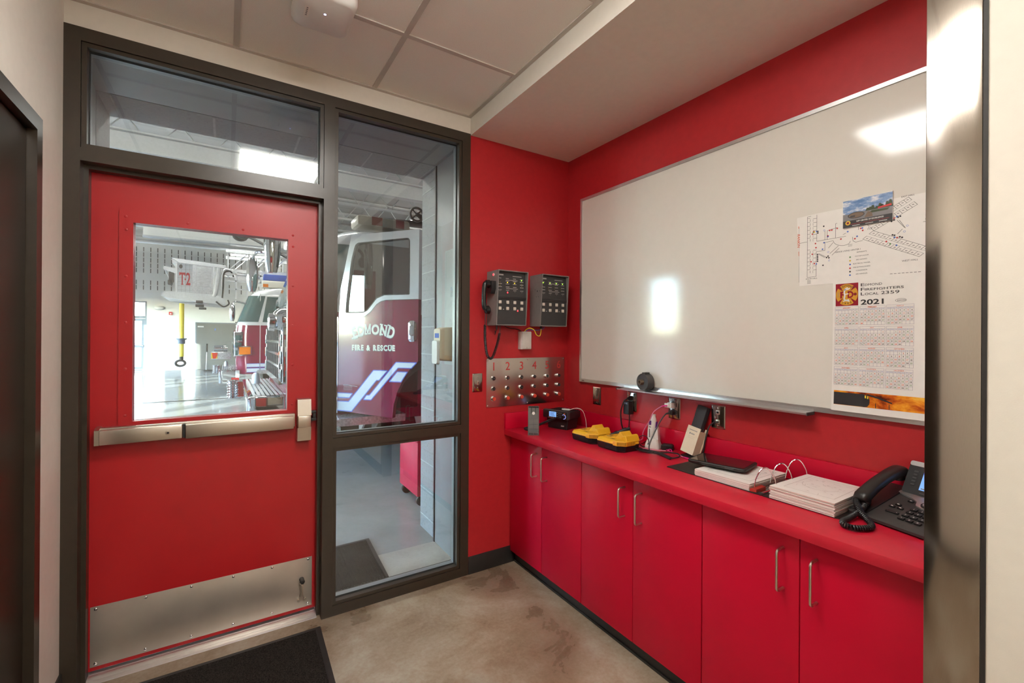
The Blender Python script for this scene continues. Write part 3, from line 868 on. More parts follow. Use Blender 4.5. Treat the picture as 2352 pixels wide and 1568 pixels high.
# emblem
ex0, ex1, ez0, ez1 = 1.6600, 1.7345, 1.5795, 1.6655
crect(ex0, ez0, ex1, ez1, 4)
ec = ((ex0 + ex1) / 2, (ez0 + ez1) / 2)
er = .0365
pts = []
for k in range(4):
    a0 = k * 90
    for a in range(-38, 39, 4): pts.append((ec[0] + er * math.cos(R(a0 + a)), ec[1] + er * 1.12 * math.sin(R(a0 + a))))
    pts.append((ec[0] + er * .42 * math.cos(R(a0 + 45)), ec[1] + er * .47 * math.sin(R(a0 + 45))))
b.poly(pts, cyy(ec[1]) - .0004, mi=5)
def arct(s, r, h, a0, a1, up=True):
    for i, ch in enumerate(s):
        a = a0 + (a1 - a0) * (i / max(1, len(s) - 1))
        b.text(ch, h, ec[0] + r * math.cos(R(a)), ec[1] + r * 1.12 * math.sin(R(a)), cyy(ec[1]) - .0006, mi=0, rot=R(a - 90) if up else R(a + 90), bold=.02)
arct('EDMOND', .0305, .0068, 128, 52); arct('1903', .0300, .0068, 244, 296, False)
b.text('F', .026, ec[0] - .0135, ec[1] + .001, cyy(ec[1]) - .0007, mi=4, bold=.04, wid=.016); b.text('D', .026, ec[0] + .0125, ec[1] + .001, cyy(ec[1]) - .0007, mi=4, bold=.04, wid=.019)
for pp, ww in (([(.004, .026), (-.004, .022), (-.008, .010), (-.006, -.004), (-.008, -.016), (-.002, -.022), (.008, -.020)], .0055), ([(-.009, .018), (.004, .020), (.010, .024)], .0045), ([(-.007, .001), (.006, .003)], .004), ([(-.012, -.026), (-.004, -.023), (.010, -.026)], .004)):
    pp = [(p.x, p.y) for p in catmull([(x, z, 0) for x, z in pp], 5)]
    for p_, q_ in zip(pp, pp[1:]): b.line((ec[0] + p_[0], ec[1] + p_[1]), (ec[0] + q_[0], ec[1] + q_[1]), ww, cyy(ec[1]) - .0010, mi=3)
for a in range(3):
    dx, dz = .006 * math.cos(R(a * 60 + 90)), .006 * math.sin(R(a * 60 + 90)); b.line((ec[0] + .0275 - dx, ec[1] - dz), (ec[0] + .0275 + dx, ec[1] + dz), .0032, cyy(ec[1]) - .0006, mi=4)
b.line((ec[0] - .031, ec[1] - .010), (ec[0] - .025, ec[1] + .011), .001, cyy(ec[1]) - .0006, mi=2); b.line((ec[0] - .025, ec[1] - .010), (ec[0] - .031, ec[1] + .011), .001, cyy(ec[1]) - .0006, mi=2)
for s, z in (('EDMOND', 1.6555), ('FIREFIGHTERS', 1.6385), ('LOCAL 2359', 1.6215)):
    x = 1.7425
    for w in s.split(' '):
        big = w[0]; g = .0010
        ctext(big, .0110, x, z, 0, align='l', bold=.006, wid=.0112); x += .0128
        if len(w) > 1:
            if w.isdigit():
                ctext(w[1:], .0110, x, z, 0, align='l', bold=.006, wid=.0400); x += .05
            else:
                L_ = .0104 * (len(w) - 1); ctext(w[1:], .0085, x, z - .0012, 0, align='l', bold=.006, wid=L_); x += L_ + .008
ctext('2021', .0190, 1.7425, 1.591, 0, align='l', bold=.025, wid=.070)
b.poly([(1.862 + .016 * math.cos(2 * PI * a / 18), 1.5905 + .0068 * math.sin(2 * PI * a / 18)) for a in range(18)], cyy(1.59) - .0003, mi=2)
b.poly([(1.862 + .0145 * math.cos(2 * PI * a / 18), 1.5905 + .0055 * math.sin(2 * PI * a / 18)) for a in range(18)], cyy(1.59) - .0005, mi=3)
for k in range(6): b.line((1.852 + k * .004, 1.5905), (1.8545 + k * .004, 1.5905), .004, cyy(1.59) - .0007, mi=2)
import calendar as _c
mn = ['JANUARY', 'FEBRUARY', 'MARCH', 'APRIL', 'MAY', 'JUNE', 'JULY', 'AUGUST', 'SEPTEMBER', 'OCTOBER', 'NOVEMBER', 'DECEMBER']
sun = _c.Calendar(6)
for m_ in range(12):
    x0 = 1.6590 + (m_ % 3) * .0812 + (m_ // 3) * -.0004; z1 = 1.5755 - (m_ // 3) * .0765; w = .0768; h = .0700
    ctext(mn[m_], .0042, x0 + w / 2, z1 - .004, 6, bold=.02)
    def hl(z): crect(x0, z - .00022, x0 + w, z + .00022, 1)
    def vl(x, za, zb): crect(x - .00022, za, x + .00022, zb, 1)
    hl(z1); hl(z1 - .008); hl(z1 - .0135)
    weeks = sun.monthdayscalendar(2021, m_ + 1)
    rh = .0112
    for r_ in range(1, 6): hl(z1 - .0135 - r_ * rh)
    for c_ in range(8): vl(x0 + w * c_ / 7, z1 - .0135 - 5 * rh, z1 - (.008 if 0 < c_ < 7 else 0))
    for c_, s in enumerate(('SUN', 'MON', 'TUE', 'WED', 'THU', 'FRI', 'SAT')): ctext(s, .0024, x0 + w * (c_ + .5) / 7, z1 - .0108, 7)
    for r_, wk in enumerate(weeks):
        rr = min(r_, 4)
        for c_, dd in enumerate(wk):
            if dd:
                k = (dd + m_ * 2) % 3
                sh = len(weeks) > 5 and r_ >= 4 and weeks[5][c_]; sg = 1 if r_ > 4 else -1
                ctext(str(dd), .0032 if sh else .0050, x0 + w * (c_ + .5) / 7 + (.0022 * sg if sh else 0), z1 - .0135 - (rr + .53) * rh - (.0022 * sg if sh else 0), (6, 0, 8)[k], bold=.012)
                if sh and sg > 0: b.line((x0 + w * (c_ + .1) / 7, z1 - .0135 - (rr + .95) * rh), (x0 + w * (c_ + .9) / 7, z1 - .0135 - (rr + .05) * rh), .0004, cyy(z1 - .06) - .0003, mi=1)
b.obj('printed_dates', [M['ink'], mat('print_violet', (.10, .06, .20), .4), M['inkgrey'], M['gloss_paper'], mat('print_maroon', (.28, .008, .025), .3), mat('print_gold', (.62, .32, .03), .3), M['inkorange'], M['inkblue'], M['inkgreen']], t, smooth=False, fix=False)
# fire photograph strip at the foot of the calendar: flames procedural
def firemat():
    m, nt, bs = newmat('print_fire_photo'); L = nt.links
    tc = N(nt, 'ShaderNodeTexCoord'); mp = N(nt, 'ShaderNodeMapping'); L.new(tc.outputs['Object'], mp.inputs[0]); mp.inputs['Scale'].default_value = (1, 14, 22)
    no = N(nt, 'ShaderNodeTexNoise', i_Scale=1.0, i_Detail=8.0, i_Roughness=.6, i_Distortion=.3); L.new(mp.outputs[0], no.inputs['Vector'])
    r = ramp(nt, [(.34, (.10, .015, .008)), (.45, (.55, .10, .01)), (.56, (.85, .32, .02)), (.70, (.95, .62, .10))]); L.new(no.outputs['Fac'], r.inputs['Fac']); L.new(r.outputs['Color'], bs.inputs['Base Color'])
    bs.inputs['Roughness'].default_value = .22
    return m
b = MB(T)
def strip(x0, x1, za, zb, mi, e=0, n=6):
    for k in range(n):
        z0 = za + (zb - za) * k / n; z1 = za + (zb - za) * (k + 1) / n; crect(x0, z0, x1, z1, mi, e)
strip(1.6585, 1.978, 1.200, 1.254, 0)
strip(1.6585, 1.758, 1.201, 1.248, 1, .0003)
b.poly([(1.755, 1.200), (1.768, 1.203), (1.774, 1.213), (1.775, 1.228), (1.772, 1.240), (1.764, 1.246), (1.755, 1.247)], cyy(1.2) - .0006, mi=1)
for x, h in ((1.792, .018), (1.832, .018)): b.rect(x, 1.201, x + .002, 1.201 + h, cyy(1.2) - .0006, mi=1)
b.poly([(1.765, 1.246), (1.80, 1.236), (1.84, 1.222), (1.842, 1.226), (1.80, 1.242), (1.768, 1.250)], cyy(1.21) - .0006, mi=1)
for x, z in ((1.760, 1.234), (1.767, 1.232)): b.rect(x, z, x + .004, z + .010, cyy(1.2) - .0008, mi=2)
b.obj('printed_photo', [firemat(), M['ink'], M['inkyellow']], t, smooth=False, fix=False)

# ---------------------------------------------------------------- tape reel on the tray
t = thing('hose_reel_disc', 'dark grey round reel with hollow hub standing on the marker tray', 'reel', (-.05, -.74, 1.158))
b = MB(); rot = Vector((-1, .12, 0)).normalized(); c = Vector((-.026, -.746, 1.2075))
b.lathe(c, rot, [(0, .046), (.002, .0475), (.043, .0475), (.046, .046), (.046, .040), (.0445, .039), (.0445, .016)], 36); b.obj('drum', M['dgrey'], t)
b = MB(); b.lathe(c + rot * .0446, rot, [(0, .0145), (.022, .0135), (.022, .0095), (.004, .0090)], 24); b.obj('hub', mat('worn_brass_hub', (.13, .10, .07), .4), t)
b = MB(); b.T = fr(c.x, c.y, c.z); b.box(-.044, -.014, .0460, -.006, .010, .0535, r=.002); b.obj('clip_tab', M['dgrey'], t)

# ---------------------------------------------------------------- wall plates
def plate(T, w=.073, h=.113):
    b = MB(T); b.prism(rrect(-w / 2, -h / 2, w / 2, h / 2, .003), -.001, -.0005)
    o = rrect(-w / 2, -h / 2, w / 2, h / 2, .003); i_ = rrect(-w / 2 + .004, -h / 2 + .004, w / 2 - .004, h / 2 - .004, .003)
    b.loft([[(p[0], -.001, p[1]) for p in o], [(p[0], -.0032, p[1]) for p in o], [(p[0], -.0058, p[1]) for p in i_]])
    return b
def pscrews(T, zs, t, d=-.0058):
    for z in zs: MB(T).lathe((0, d, z), (0, -1, 0), [(0, .0042), (.0012, .0036), (.0016, 0)], 10).obj('screw', M['satin'], t)
t = thing('blank_wall_plate', 'blank steel wall plate under the whiteboard beside the alcove corner', 'wall plate', (0, -.304, 1.0775), -PI / 2)
T = WB(-.304, 1.0775); plate(T).obj('plate', M['steel'], t); pscrews(T, (-.042, .042), t)
def outlet(y, lab):
    t = thing('power_outlet', lab, 'power outlet', (0, y, 1.0775), -PI / 2, group='double power outlets above the counter')
    T = WB(y, 1.0775); plate(T).obj('plate', M['steel'], t); pscrews(T, (0,), t)
    b = MB(T)
    for z in (.0195, -.0195): b.prism([(p[0], p[1] + z) for p in rrect(-.017, -.0142, .017, .0142, .010)], -.0075, -.0057)
    o = b.obj('sockets', M['dgrey'], t)
    b = MB(T)
    for z in (.0195, -.0195):
        for x, h in ((-.0064, .008), (.0064, .0068)): b.rect(x - .001, z - h / 2 + .002, x + .001, z + h / 2 + .002, -.0077)
        b.disc((0, z - .008), .0024, -.0077)
    b.obj('slots', M['ink'], o)
outlet(-.602, 'steel power outlet feeding two black plugs above the yellow chargers')
outlet(-.901, 'steel power outlet holding a white USB cube and a black plug')
t = thing('data_wall_plate', 'steel data jack plate behind the cream charging dock', 'wall plate', (0, -1.156, 1.0715), -PI / 2)
T = WB(-1.156, 1.0715); plate(T).obj('plate', M['steel'], t); pscrews(T, (-.042, .042), t)
b = MB(T); b.box(-.010, -.0085, .012, .010, -.0057, .032, r=.001); b.box(-.010, -.0085, -.034, .010, -.0057, -.014, r=.001); o = b.obj('jacks', M['satin'], t)
b = MB(T)
for z in (.021, -.025): b.rect(-.006, z - .005, .006, z + .005, -.0087)
b.obj('jack_openings', M['ink'], o)
t = thing('light_switch', 'steel toggle switch plate on the red wall beside the sidelight', 'light switch', (-.714, 0, 1.170))
T = fr(-.714, 0, 1.170); plate(T, .069, .114).obj('plate', M['steel'], t); pscrews(T, (-.030, .030), t)
b = MB(T); b.box(-.006, -.0075, -.013, .006, -.0057, .013, r=.001); b.prism([(-.0057, -.006), (-.0057, .006), (-.018, .013), (-.020, .007), ], -.004, .004, 'x'); b.obj('toggle', M['satin'], t)

# ---------------------------------------------------------------- station alerting panel with 18 buttons
t = thing('control_panel', 'stainless control panel with six numbered columns of buttons', 'control panel', (-.3405, 0, 1.01))
b = MB(); b.box(-.651, -.0045, 1.010, -.030, -.0006, 1.3175, r=.0008); b.obj('panel_plate', M['steelh'], t)
for x in (-.641, -.3395, -.040):
    for z in (1.0205, 1.307): MB().lathe((x, -.0046, z), (0, -1, 0), [(0, .005), (.0015, .0045), (.0025, .002)], 10).obj('panel_screw', M['chrome'], t)
CXS = [-.604, -.5005, -.395, -.291, -.186, -.085]
for k, x in enumerate(CXS): MB().text(str(k + 1), .051, x + .005, 1.267, -.0049, bold=.0).obj('painted_number', M['inkred'], t, fix=False, smooth=False)
for k, x in enumerate(CXS):
    for j, z in enumerate((1.192, 1.127, 1.064)):
        pbt = MB().lathe((x, -.0046, z), (0, -1, 0), [(0, .0155), (.006, .0155), (.008, .0135), (.013, .0130), (.013, .0105), (.009, .0103)], 24).obj('push_button', M['chrome'], t)
        if j < 2:
            MB().lathe((x, -.0136, z), (0, -1, 0), [(0, .0103), (.0055, .0103), (.0065, .009)], 20).obj('button_cap', M['black'], pbt)
            MB().line((x - .006, z), (x + .006, z), .0025, -.0203).obj('button_legend', M['inkgrey'], pbt)
        else:
            MB().lathe((x, -.0136, z), (0, -1, 0), [(0, .0115), (.010, .0115), (.012, .010), (.0125, .006)], 20).obj('button_cap', M['rb'], pbt)

# ---------------------------------------------------------------- two station intercom units
def intercom(x0, first):
    lab = 'grey station intercom unit with black handset hung on its side' if first else 'grey station intercom unit without handset, next to the whiteboard corner'
    t = thing('intercom_unit', lab, 'intercom', (x0 + .109, 0, 1.525), group='grey intercom units on the red wall')
    W = .218; z0, z1 = 1.525, 1.859
    T = fr(x0, 0, 0)
    b = MB(T)
    side = [(-.0005, z0), (-.118, z0), (-.141, z1), (-.0005, z1)]
    b.prism(side, 0, .005, 'x'); b.prism(side, W - .005, W, 'x')
    b.prism([(-.0005, z1), (-.141, z1), (-.1405, z1 - .005), (-.0005, z1 - .005)], .005, W - .005, 'x'); b.prism([(-.0005, z0), (-.118, z0), (-.1183, z0 + .005), (-.0005, z0 + .005)], .005, W - .005, 'x')
    b.box(.005, -.004, z0 + .005, W - .005, -.0006, z1 - .005)
    b.obj('housing', M['grey'], t)
    b = MB(T); b.prism([(-.002, z0 + .006), (-.1165, z0 + .006), (-.120, z1 - .11), (-.112, z1 - .006), (-.002, z1 - .006)], .0055, W - .0055, 'x'); fp = b.obj('face_panel', mat('charcoal_panel', (.028, .027, .028), .45), t)
    # frame on the inclined face
    def fy(z):
        if z < z1 - .11: return -.1165 - .0035 * (z - z0 - .006) / (z1 - .11 - z0 - .006) - .0004
        return -.120 + .008 * (z - z1 + .11) / .104 - .0006
    def frc(x, z, w, h, bb, e=.0): bb.add([(x - w / 2, fy(z - h / 2) - e, z - h / 2), (x + w / 2, fy(z - h / 2) - e, z - h / 2), (x + w / 2, fy(z + h / 2) - e, z + h / 2), (x - w / 2, fy(z + h / 2) - e, z + h / 2)], [(0, 1, 2, 3)])
    b = MB(T); b.box(.0056, -.1245, z0 + .160, W - .0056, -.112, z0 + .176, r=.002); b.obj('lip_bar', M['black'], t)
    cols = [.024, .078, .130, .182]
    for r_, zz in enumerate((z0 + .141, z0 + .103)):
        for x in cols:
            MB(T).box(x - .009, fy(zz) - .006, zz - .0095, x + .009, fy(zz) + .004, zz + .0095, r=.0015).obj('key', M['ik'], t)
    b = MB(T)
    for x in cols:
        b.text('ALERT', .0062, x, z0 + .2145, fy(z0 + .2145) - .0004, mi=0, bold=.01)
        b.text(str(cols.index(x) + 1), .005, x, z0 + .2055, fy(z0 + .2055) - .0004, mi=0)
        for q in range(3 if x != cols[0] else 2): frc(x, z0 + .235 + .018 * q, .026, .0032, b)
        frc(x, z0 + .287, .022, .003, b)
    frc(.033, z0 + .3085, .036, .009, b); frc(.150, z0 + .303, .066, .0035, b)
    for x in (.050, .154): frc(x, z0 + .0975, .010, .004, b)
    for zz in (z0 + .277, z0 + .2255): frc(.110, zz, .085, .0028, b)
    b.obj('printed_legends', mat('legend_print', (.42, .40, .38), .5), t, fix=False, smooth=False)
    def lamps(nm, pts, mt, r=.0036):
        b = MB(T)
        for x, z in pts: b.ball((x, fy(z), z), r, .0022, r, 10, 6)
        b.obj(nm, mt, t)
    if first:
        lamps('green_lamp', [(.182, z0 + .281)], M['greenled']); lamps('amber_lamps', [(.078, z0 + .2625), (.130, z0 + .2605)], M['amberled'])
        lamps('red_lamps', [(.078, z0 + .2005), (.154, z0 + .0905)], M['redled'], .0045)
        lamps('unlit_lamps', [(.024, z0 + .2625 - .011 * k) for k in range(3)] + [(.182, z0 + .2565 - .011 * k) for k in range(3)], mat('dull_amber', (.25, .17, .02), .4), .0028)
        b = MB(T); b.lathe((0, -.085, z1 - .026), (-1, 0, 0), [(0, .010), (.003, .0095)], 16); b.obj('side_lamp_bezel', M['white'], t)
        b = MB(T); b.lathe((-.003, -.085, z1 - .026), (-1, 0, 0), [(0, .0065), (.003, .005)], 16); b.obj('side_lamp', M['redled'], t)
        # cradle and handset on the left side
        b = MB(T)
        b.prism([(-.048, 1.720), (-.098, 1.716), (-.112, 1.745), (-.112, 1.792), (-.046, 1.796)], -.030, -.0005, 'x'); b.obj('handset_cradle', M['black'], t)
        b = MB(T); hc = catmull([(-.030, -.080, 1.775), (-.052, -.080, 1.778), (-.062, -.080, 1.760), (-.066, -.080, 1.70), (-.064, -.080, 1.645), (-.055, -.080, 1.622)], 8)
        b.tube(hc, [.017 - .003 * math.sin(PI * i / (len(hc) - 1)) for i in range(len(hc))], 14)
        b.lathe((-.060, -.080, 1.776), (1, 0, -.05), [(0, .012), (.006, .0225), (.028, .0245), (.034, .020)], 22)
        b.lathe((-.060, -.080, 1.614), (1, 0, .15), [(0, .012), (.006, .0230), (.026, .0265), (.033, .020)], 22)
        hs = b.obj('handset', mat('black_bakelite', (.010, .010, .010), .22), t)
        b = MB(T); b.tube(catmull([(-.052, -.080, 1.595), (-.056, -.082, 1.56), (-.058, -.084, 1.525)], 6), .0025)
        b.tube(coil([(-.058, -.084, 1.525), (-.058, -.086, 1.43), (-.045, -.088, 1.345), (-.022, -.090, 1.322), (.0, -.090, 1.345), (.030, -.086, 1.42), (.046, -.080, 1.475)], .0065, 62, 9), .0026, 6)
        b.tube(catmull([(.046, -.080, 1.475), (.050, -.078, 1.50), (.052, -.075, 1.527)], 6), .0025); b.obj('coiled_cord', M['black'], t)
        b = MB(T); b.box(.020, -.085, 1.498, .030, -.075, 1.526, r=.002); b.tube(catmull([(.025, -.08, 1.50), (.026, -.06, 1.47), (.05, -.02, 1.475), (.058, -.004, 1.492)], 8), .0022); b.obj('power_plug', M['black'], t)
    else:
        lamps('green_lamps', [(x, z0 + .281) for x in cols], M['greenled'])
        lamps('unlit_lamps', [(x - .015, z0 + .2545 - .011 * k) for k in range(3) for x in cols[1:]], mat('dull_amber2', (.20, .15, .03), .4), .0022)
        b = MB(T)
        for y, z, r in ((-.085, 1.752, .005), (-.110, 1.752, .0025), (-.060, 1.762, .0025), (-.098, 1.715, .0025), (-.075, 1.716, .0025)):
            b.lathe((-.0003, y, z), (-1, 0, 0), [(0, r), (.0003, r)], 14)
        b.obj('knockout_holes', M['ink'], t)
        b = MB(T); b.box(.030, -.085, 1.508, .044, -.072, 1.526, r=.002); b.obj('power_plug', M['black'], t)
intercom(-.649, True); intercom(-.3225, False)
t = thing('junction_box', 'small white surface box with blank cover under the intercom units', 'junction box', (-.378, 0, 1.375))
b = MB(); b.box(-.4155, -.046, 1.3745, -.341, -.0005, 1.4895, r=.002); b.obj('box', M['white'], t)
b = MB(fr(-.378, -.0462, 1.432)); b.box(-.034, -.006, -.054, .034, 0, .054, r=.002); b.obj('cover', mat('grey_white_cover', (.60, .57, .53), .4), t)
b = MB(fr(-.378, -.0524, 1.432))
for z in (-.046, .046): b.lathe((0, 0, z), (0, -1, 0), [(0, .004), (.0015, .003)], 10)
b.obj('cover_screws', M['satin'], t)
t = thing('wire', 'yellow and white wire looping out of the small white box', 'cable', (-.3, -.03, 1.45))
b = MB(); b.tube(catmull([(-.385, -.030, 1.489), (-.378, -.045, 1.505), (-.355, -.05, 1.512), (-.325, -.055, 1.500), (-.31, -.06, 1.470), (-.288, -.065, 1.462), (-.282, -.07, 1.485), (-.284, -.075, 1.510)], 8), .0028); b.obj('wire_run', M['inkyellow'], t)
tag(MB().tube(catmull([(-.372, -.020, 1.489), (-.35, -.03, 1.502), (-.29, -.03, 1.500), (-.24, -.03, 1.507), (-.225, -.03, 1.523)], 8), .0024).obj('wire', M['inkblue']), 'blue wire from the small white box to the intercom without handset', 'cable')
tag(MB().tube(catmull([(-.395, -.012, 1.489), (-.42, -.015, 1.502), (-.46, -.018, 1.508), (-.50, -.02, 1.512), (-.53, -.022, 1.523)], 8), .0026).obj('wire', M['black']), 'black wire from the small white box to the intercom with handset', 'cable')
# ---------------------------------------------------------------- things on the counter
CZ = 0.8650
# desk microphone
t = thing('desk_microphone', 'grey upright desk microphone on the counter beside the black radio', 'microphone', (-.445, -.235, CZ), R(-35))
T = fr(-.4655, -.254, CZ, R(-35))
b = MB(T); b.prism([(-.003, .0), (-.003, .020), (.012, .027), (.018, .032), (.035, .165), (.048, .165), (.056, .03), (.070, .02), (.070, 0)], -.033, .033, 'x'); mb_ = b.obj('body', M['mic'], t)
b = MB(T)
def my(z): return .018 + (z - .032) / .133 * .017
for z0, z1, x0, x1 in ((.036, .060, -.028, -.002), (.036, .060, .002, .028), (.063, .092, -.028, -.002), (.063, .092, .002, .028)):
    b.loft([[(x0, my(z0) - .0025, z0), (x1, my(z0) - .0025, z0), (x1, my(z1) - .0025, z1), (x0, my(z1) - .0025, z1)], [(x0, my(z0) + .002, z0), (x1, my(z0) + .002, z0), (x1, my(z1) + .002, z1), (x0, my(z1) + .002, z1)]])
b.obj('push_to_talk_bars', mat('mid_grey_plastic2', (.13, .127, .122), .4), t)
b = MB(T)
b.box(-.031, .030, .160, .031, .050, .169, r=.003)
for x in (-.012, .012): b.box(x - .002, my(.13) - .001, .125, x + .002, my(.13) + .006, .166)
b.obj('speaker_slots', M['black'], t)
b = MB(T); b.lathe((0, my(.128) + .0005, .1265), (0, -1, .13), [(0, .0095), (.0015, .009)], 18); b.obj('emblem_disc', M['white'], t)
b = MB(T); b.box(-.028, -.0045, .004, -.002, .002, .016, r=.0015); b.box(.002, -.0045, .004, .028, .002, .016, r=.0015); b.obj('front_bars', M['dgrey'], t)
b = MB(); b.tube(coil([(-.425, -.205, CZ + .010), (-.42, -.150, CZ + .0085), (-.425, -.105, CZ + .0085), (-.395, -.085, CZ + .0085), (-.36, -.105, CZ + .012), (-.33, -.14, CZ + .035), (-.30, -.19, CZ + .062), (-.27, -.215, CZ + .078)], .0055, 58, 9), .0026, 6); b.obj('coiled_cord', M['black'], t)
# mobile radio on its power supply base
t = thing('base_radio', 'black two way radio with blue display on a tapered black base', 'radio', (-.155, -.16, CZ), R(-74))
T = fr(-.2385, -.103, CZ, R(-74))
b = MB(T)
b.loft([[(x, y, z) for x, y in rrect(-.005 - g, .0 - g * .4, .145 + g, .115 + g * .3, .008)] for z, g in ((0.0, 0), (.010, .001), (.060, .010), (.066, .010))]); b.obj('power_supply_base', M['black'], t)
b = MB(T); b.box(-.012, .0, .067, .158, .135, .112, r=.004)
for k in range(9): b.box(-.010 + k * .0185, .02, .112, -.002 + k * .0185, .13, .116)
b.obj('radio_chassis', M['black'], t)
b = MB(T); b.box(-.025, -.030, .068, .170, .001, .122, r=.006); f = b.obj('control_head', M['dgrey'], t)
b = MB(T); b.box(-.021, -.0315, .072, .166, -.0295, .118, r=.001); b.obj('head_bezel', M['black'], f)
MB(T).rect(.028, .080, .084, .112, -.0319).obj('display', M['screen'], f)
b = MB(T)
for k in range(4): b.rect(.036, .086 + .006 * k, .036 + (.040, .034, .028, .036)[k], .0885 + .006 * k, -.0321)
b.obj('display_text', mat('display_ink', (.05, .10, .3), .5), f)
b = MB(T)
for k in range(4): b.box(.024 + k * .0155, -.0325, .0735, .033 + k * .0155, -.031, .0755)
for k in range(3): b.box(.0905, -.0325, .082 + k * .013, .0935, -.031, .086 + k * .013)
b.obj('white_keys', M['white'], f)
b = MB(T)
for k in range(3): b.box(.101, -.0335, .078 + k * .013, .128, -.031, .086 + k * .013, r=.001)
b.obj('menu_keys', M['dgrey'], f)
MB(T).lathe((.147, -.031, .106), (0, -1, 0), [(0, .0055), (.002, .005)], 14).obj('emergency_button', mat('orange_button', (.75, .18, .02), .4), f)
MB(T).lathe((.143, -.031, .088), (0, -1, 0), [(0, .0125), (.014, .0115), (.0155, .009)], 22).obj('volume_knob', M['black'], f)
MB(T).lathe((.143, -.0312, .088), (0, -1, 0), [(0, .0150), (.0008, .0148)], 22).obj('knob_light_ring', mat('ring_glow', (.10, .12, .4), .4, emit=(.35, .40, 1.0), estr=1.2), f)
b = MB(T); [b.poly4([(.100 + k * .006, .018), (.104 + k * .006, .018), (.1065 + k * .006, .0255), (.1025 + k * .006, .0255)], -.0018) for k in range(4)]; b.obj('base_logo', M['paper'], t, fix=False, smooth=False)
b = MB(T); b.rect(.046, .1135, .080, .1162, -.0319); b.obj('maker_name_strip', M['inkgrey'], f)
# white plug with cord on top of the radio
t = thing('usb_plug', 'white USB plug with thin cord lying on top of the black radio', 'plug', (-.19, -.20, CZ + .12))
Tp = fr(-.160, -.195, CZ + .1165, R(-60)); b = MB(Tp); b.box(-.026, -.008, 0, .020, .008, .011, r=.003); b.box(-.034, -.006, .002, -.026, .006, .009); b.obj('plug_body', M['white'], t)
b = MB(); b.tube(catmull([(-.150, -.213, CZ + .122), (-.125, -.25, CZ + .135), (-.09, -.265, CZ + .118), (-.06, -.262, CZ + .06), (-.05, -.26, CZ + .004)], 8), .0022); b.obj('cord', M['white'], t)

# yellow battery chargers
def charger(y, label):
    t = thing('battery_charger', label, 'battery charger', (-.25, y - .10, CZ), -PI / 2, group='yellow battery chargers')
    T = fr(-.335, y, CZ, -PI / 2)
    W, D = .186, .148
    fp = [(.008, .0), (W - .035, 0), (W, .035), (W, D - .02), (W - .02, D), (.02, D), (0, D - .02), (0, .008)]
    def ins(p, g): return (max(g, min(W - g, p[0])) if True else 0, max(g, min(D - g, p[1])))
    b = MB(T)
    b.loft([[(*ins(p, g), z) for p in fp] for z, g in ((.0, .010), (.008, .006), (.034, .0), (.036, .0))])
    for k in range(24):
        x = .070 + k * .0040
        if x < W - .036: b.box(x, -.0012, .010, x + .0022, .004, .032)
    for k in range(9):
        f = k / 9; b.box(W - .035 + f * .032 - .001, f * .034 - .003, .010, W - .035 + f * .032 + .0014, f * .034 + .004, .032)
    b.obj('black_base', M['black'], t)
    b = MB(T)
    b.loft([[(*ins(p, g), z) for p in fp] for z, g in ((.0362, -.0), (.044, .001), (.056, .012), (.058, .018))])
    # sloping hump and side fins
    b.prism([(.074, .055), (.092, .066), (.112, .092), (.120, .094), (.150, .060), (.150, .050), (.074, .05)], .060, .130, 'y')
    b.prism([(.020, .050), (.030, .061), (.078, .061), (.086, .050)], .022, .137, 'y')
    b.prism([(.132, .05), (.142, .070), (.158, .083), (.170, .080), (.184, .050)], .045, .137, 'y')
    b.prism([(W - .062, -.0012), (W - .034, -.0012), (W + .0012, .0345), (W + .0012, .100), (W - .062, .100)], .032, .057, 'z')
    co_ = b.obj('yellow_cover', M['yellow'], t, sharp=30)
    bv = co_.modifiers.new('soft_edges', 'BEVEL'); bv.width = .0035; bv.segments = 2; bv.limit_method = 'ANGLE'; bv.angle_limit = R(25)
    b = MB(T)
    for k in range(7):
        f = .10 + .80 * k / 6; x, y = W - .034 + .0352 * f, -.0012 + .0357 * f
        b.loft([[(x - .0012 + q, y - .0012 - q, .036), (x + .0012 + q, y + .0012 - q, .036), (x + .0012 + q, y + .0012 - q, .052), (x - .0012 + q, y - .0012 - q, .052)] for q in (-.002, .0007)])
    for k in range(7): b.box(W - .001, .040 + k * .008, .036, W + .0018, .0425 + k * .008, .052)
    b.obj('cooling_slots', mat('slot_brown', (.20, .10, .01), .5), t)
    b = MB(T)
    b.text('Dual', .012, .098, .030, .0584, 'z', bold=.03, shear=.25); b.rect(.034, .062, .060, .070, .0614, 'z')
    b.obj('printed_logos', M['ink'], t, fix=False, smooth=False)
    b = MB(T); b.rect(.022, .026, .048, .036, .0584, 'z'); b.rect(.034, .040, .052, .050, .0614, 'z'); b.rect(.056, .040, .070, .050, .0614, 'z'); b.obj('printed_label', M['inkgrey'], t, fix=False, smooth=False)
charger(-.448, 'yellow and black battery charger nearer the radio')
charger(-.657, 'yellow and black battery charger nearer the white clipper stand')

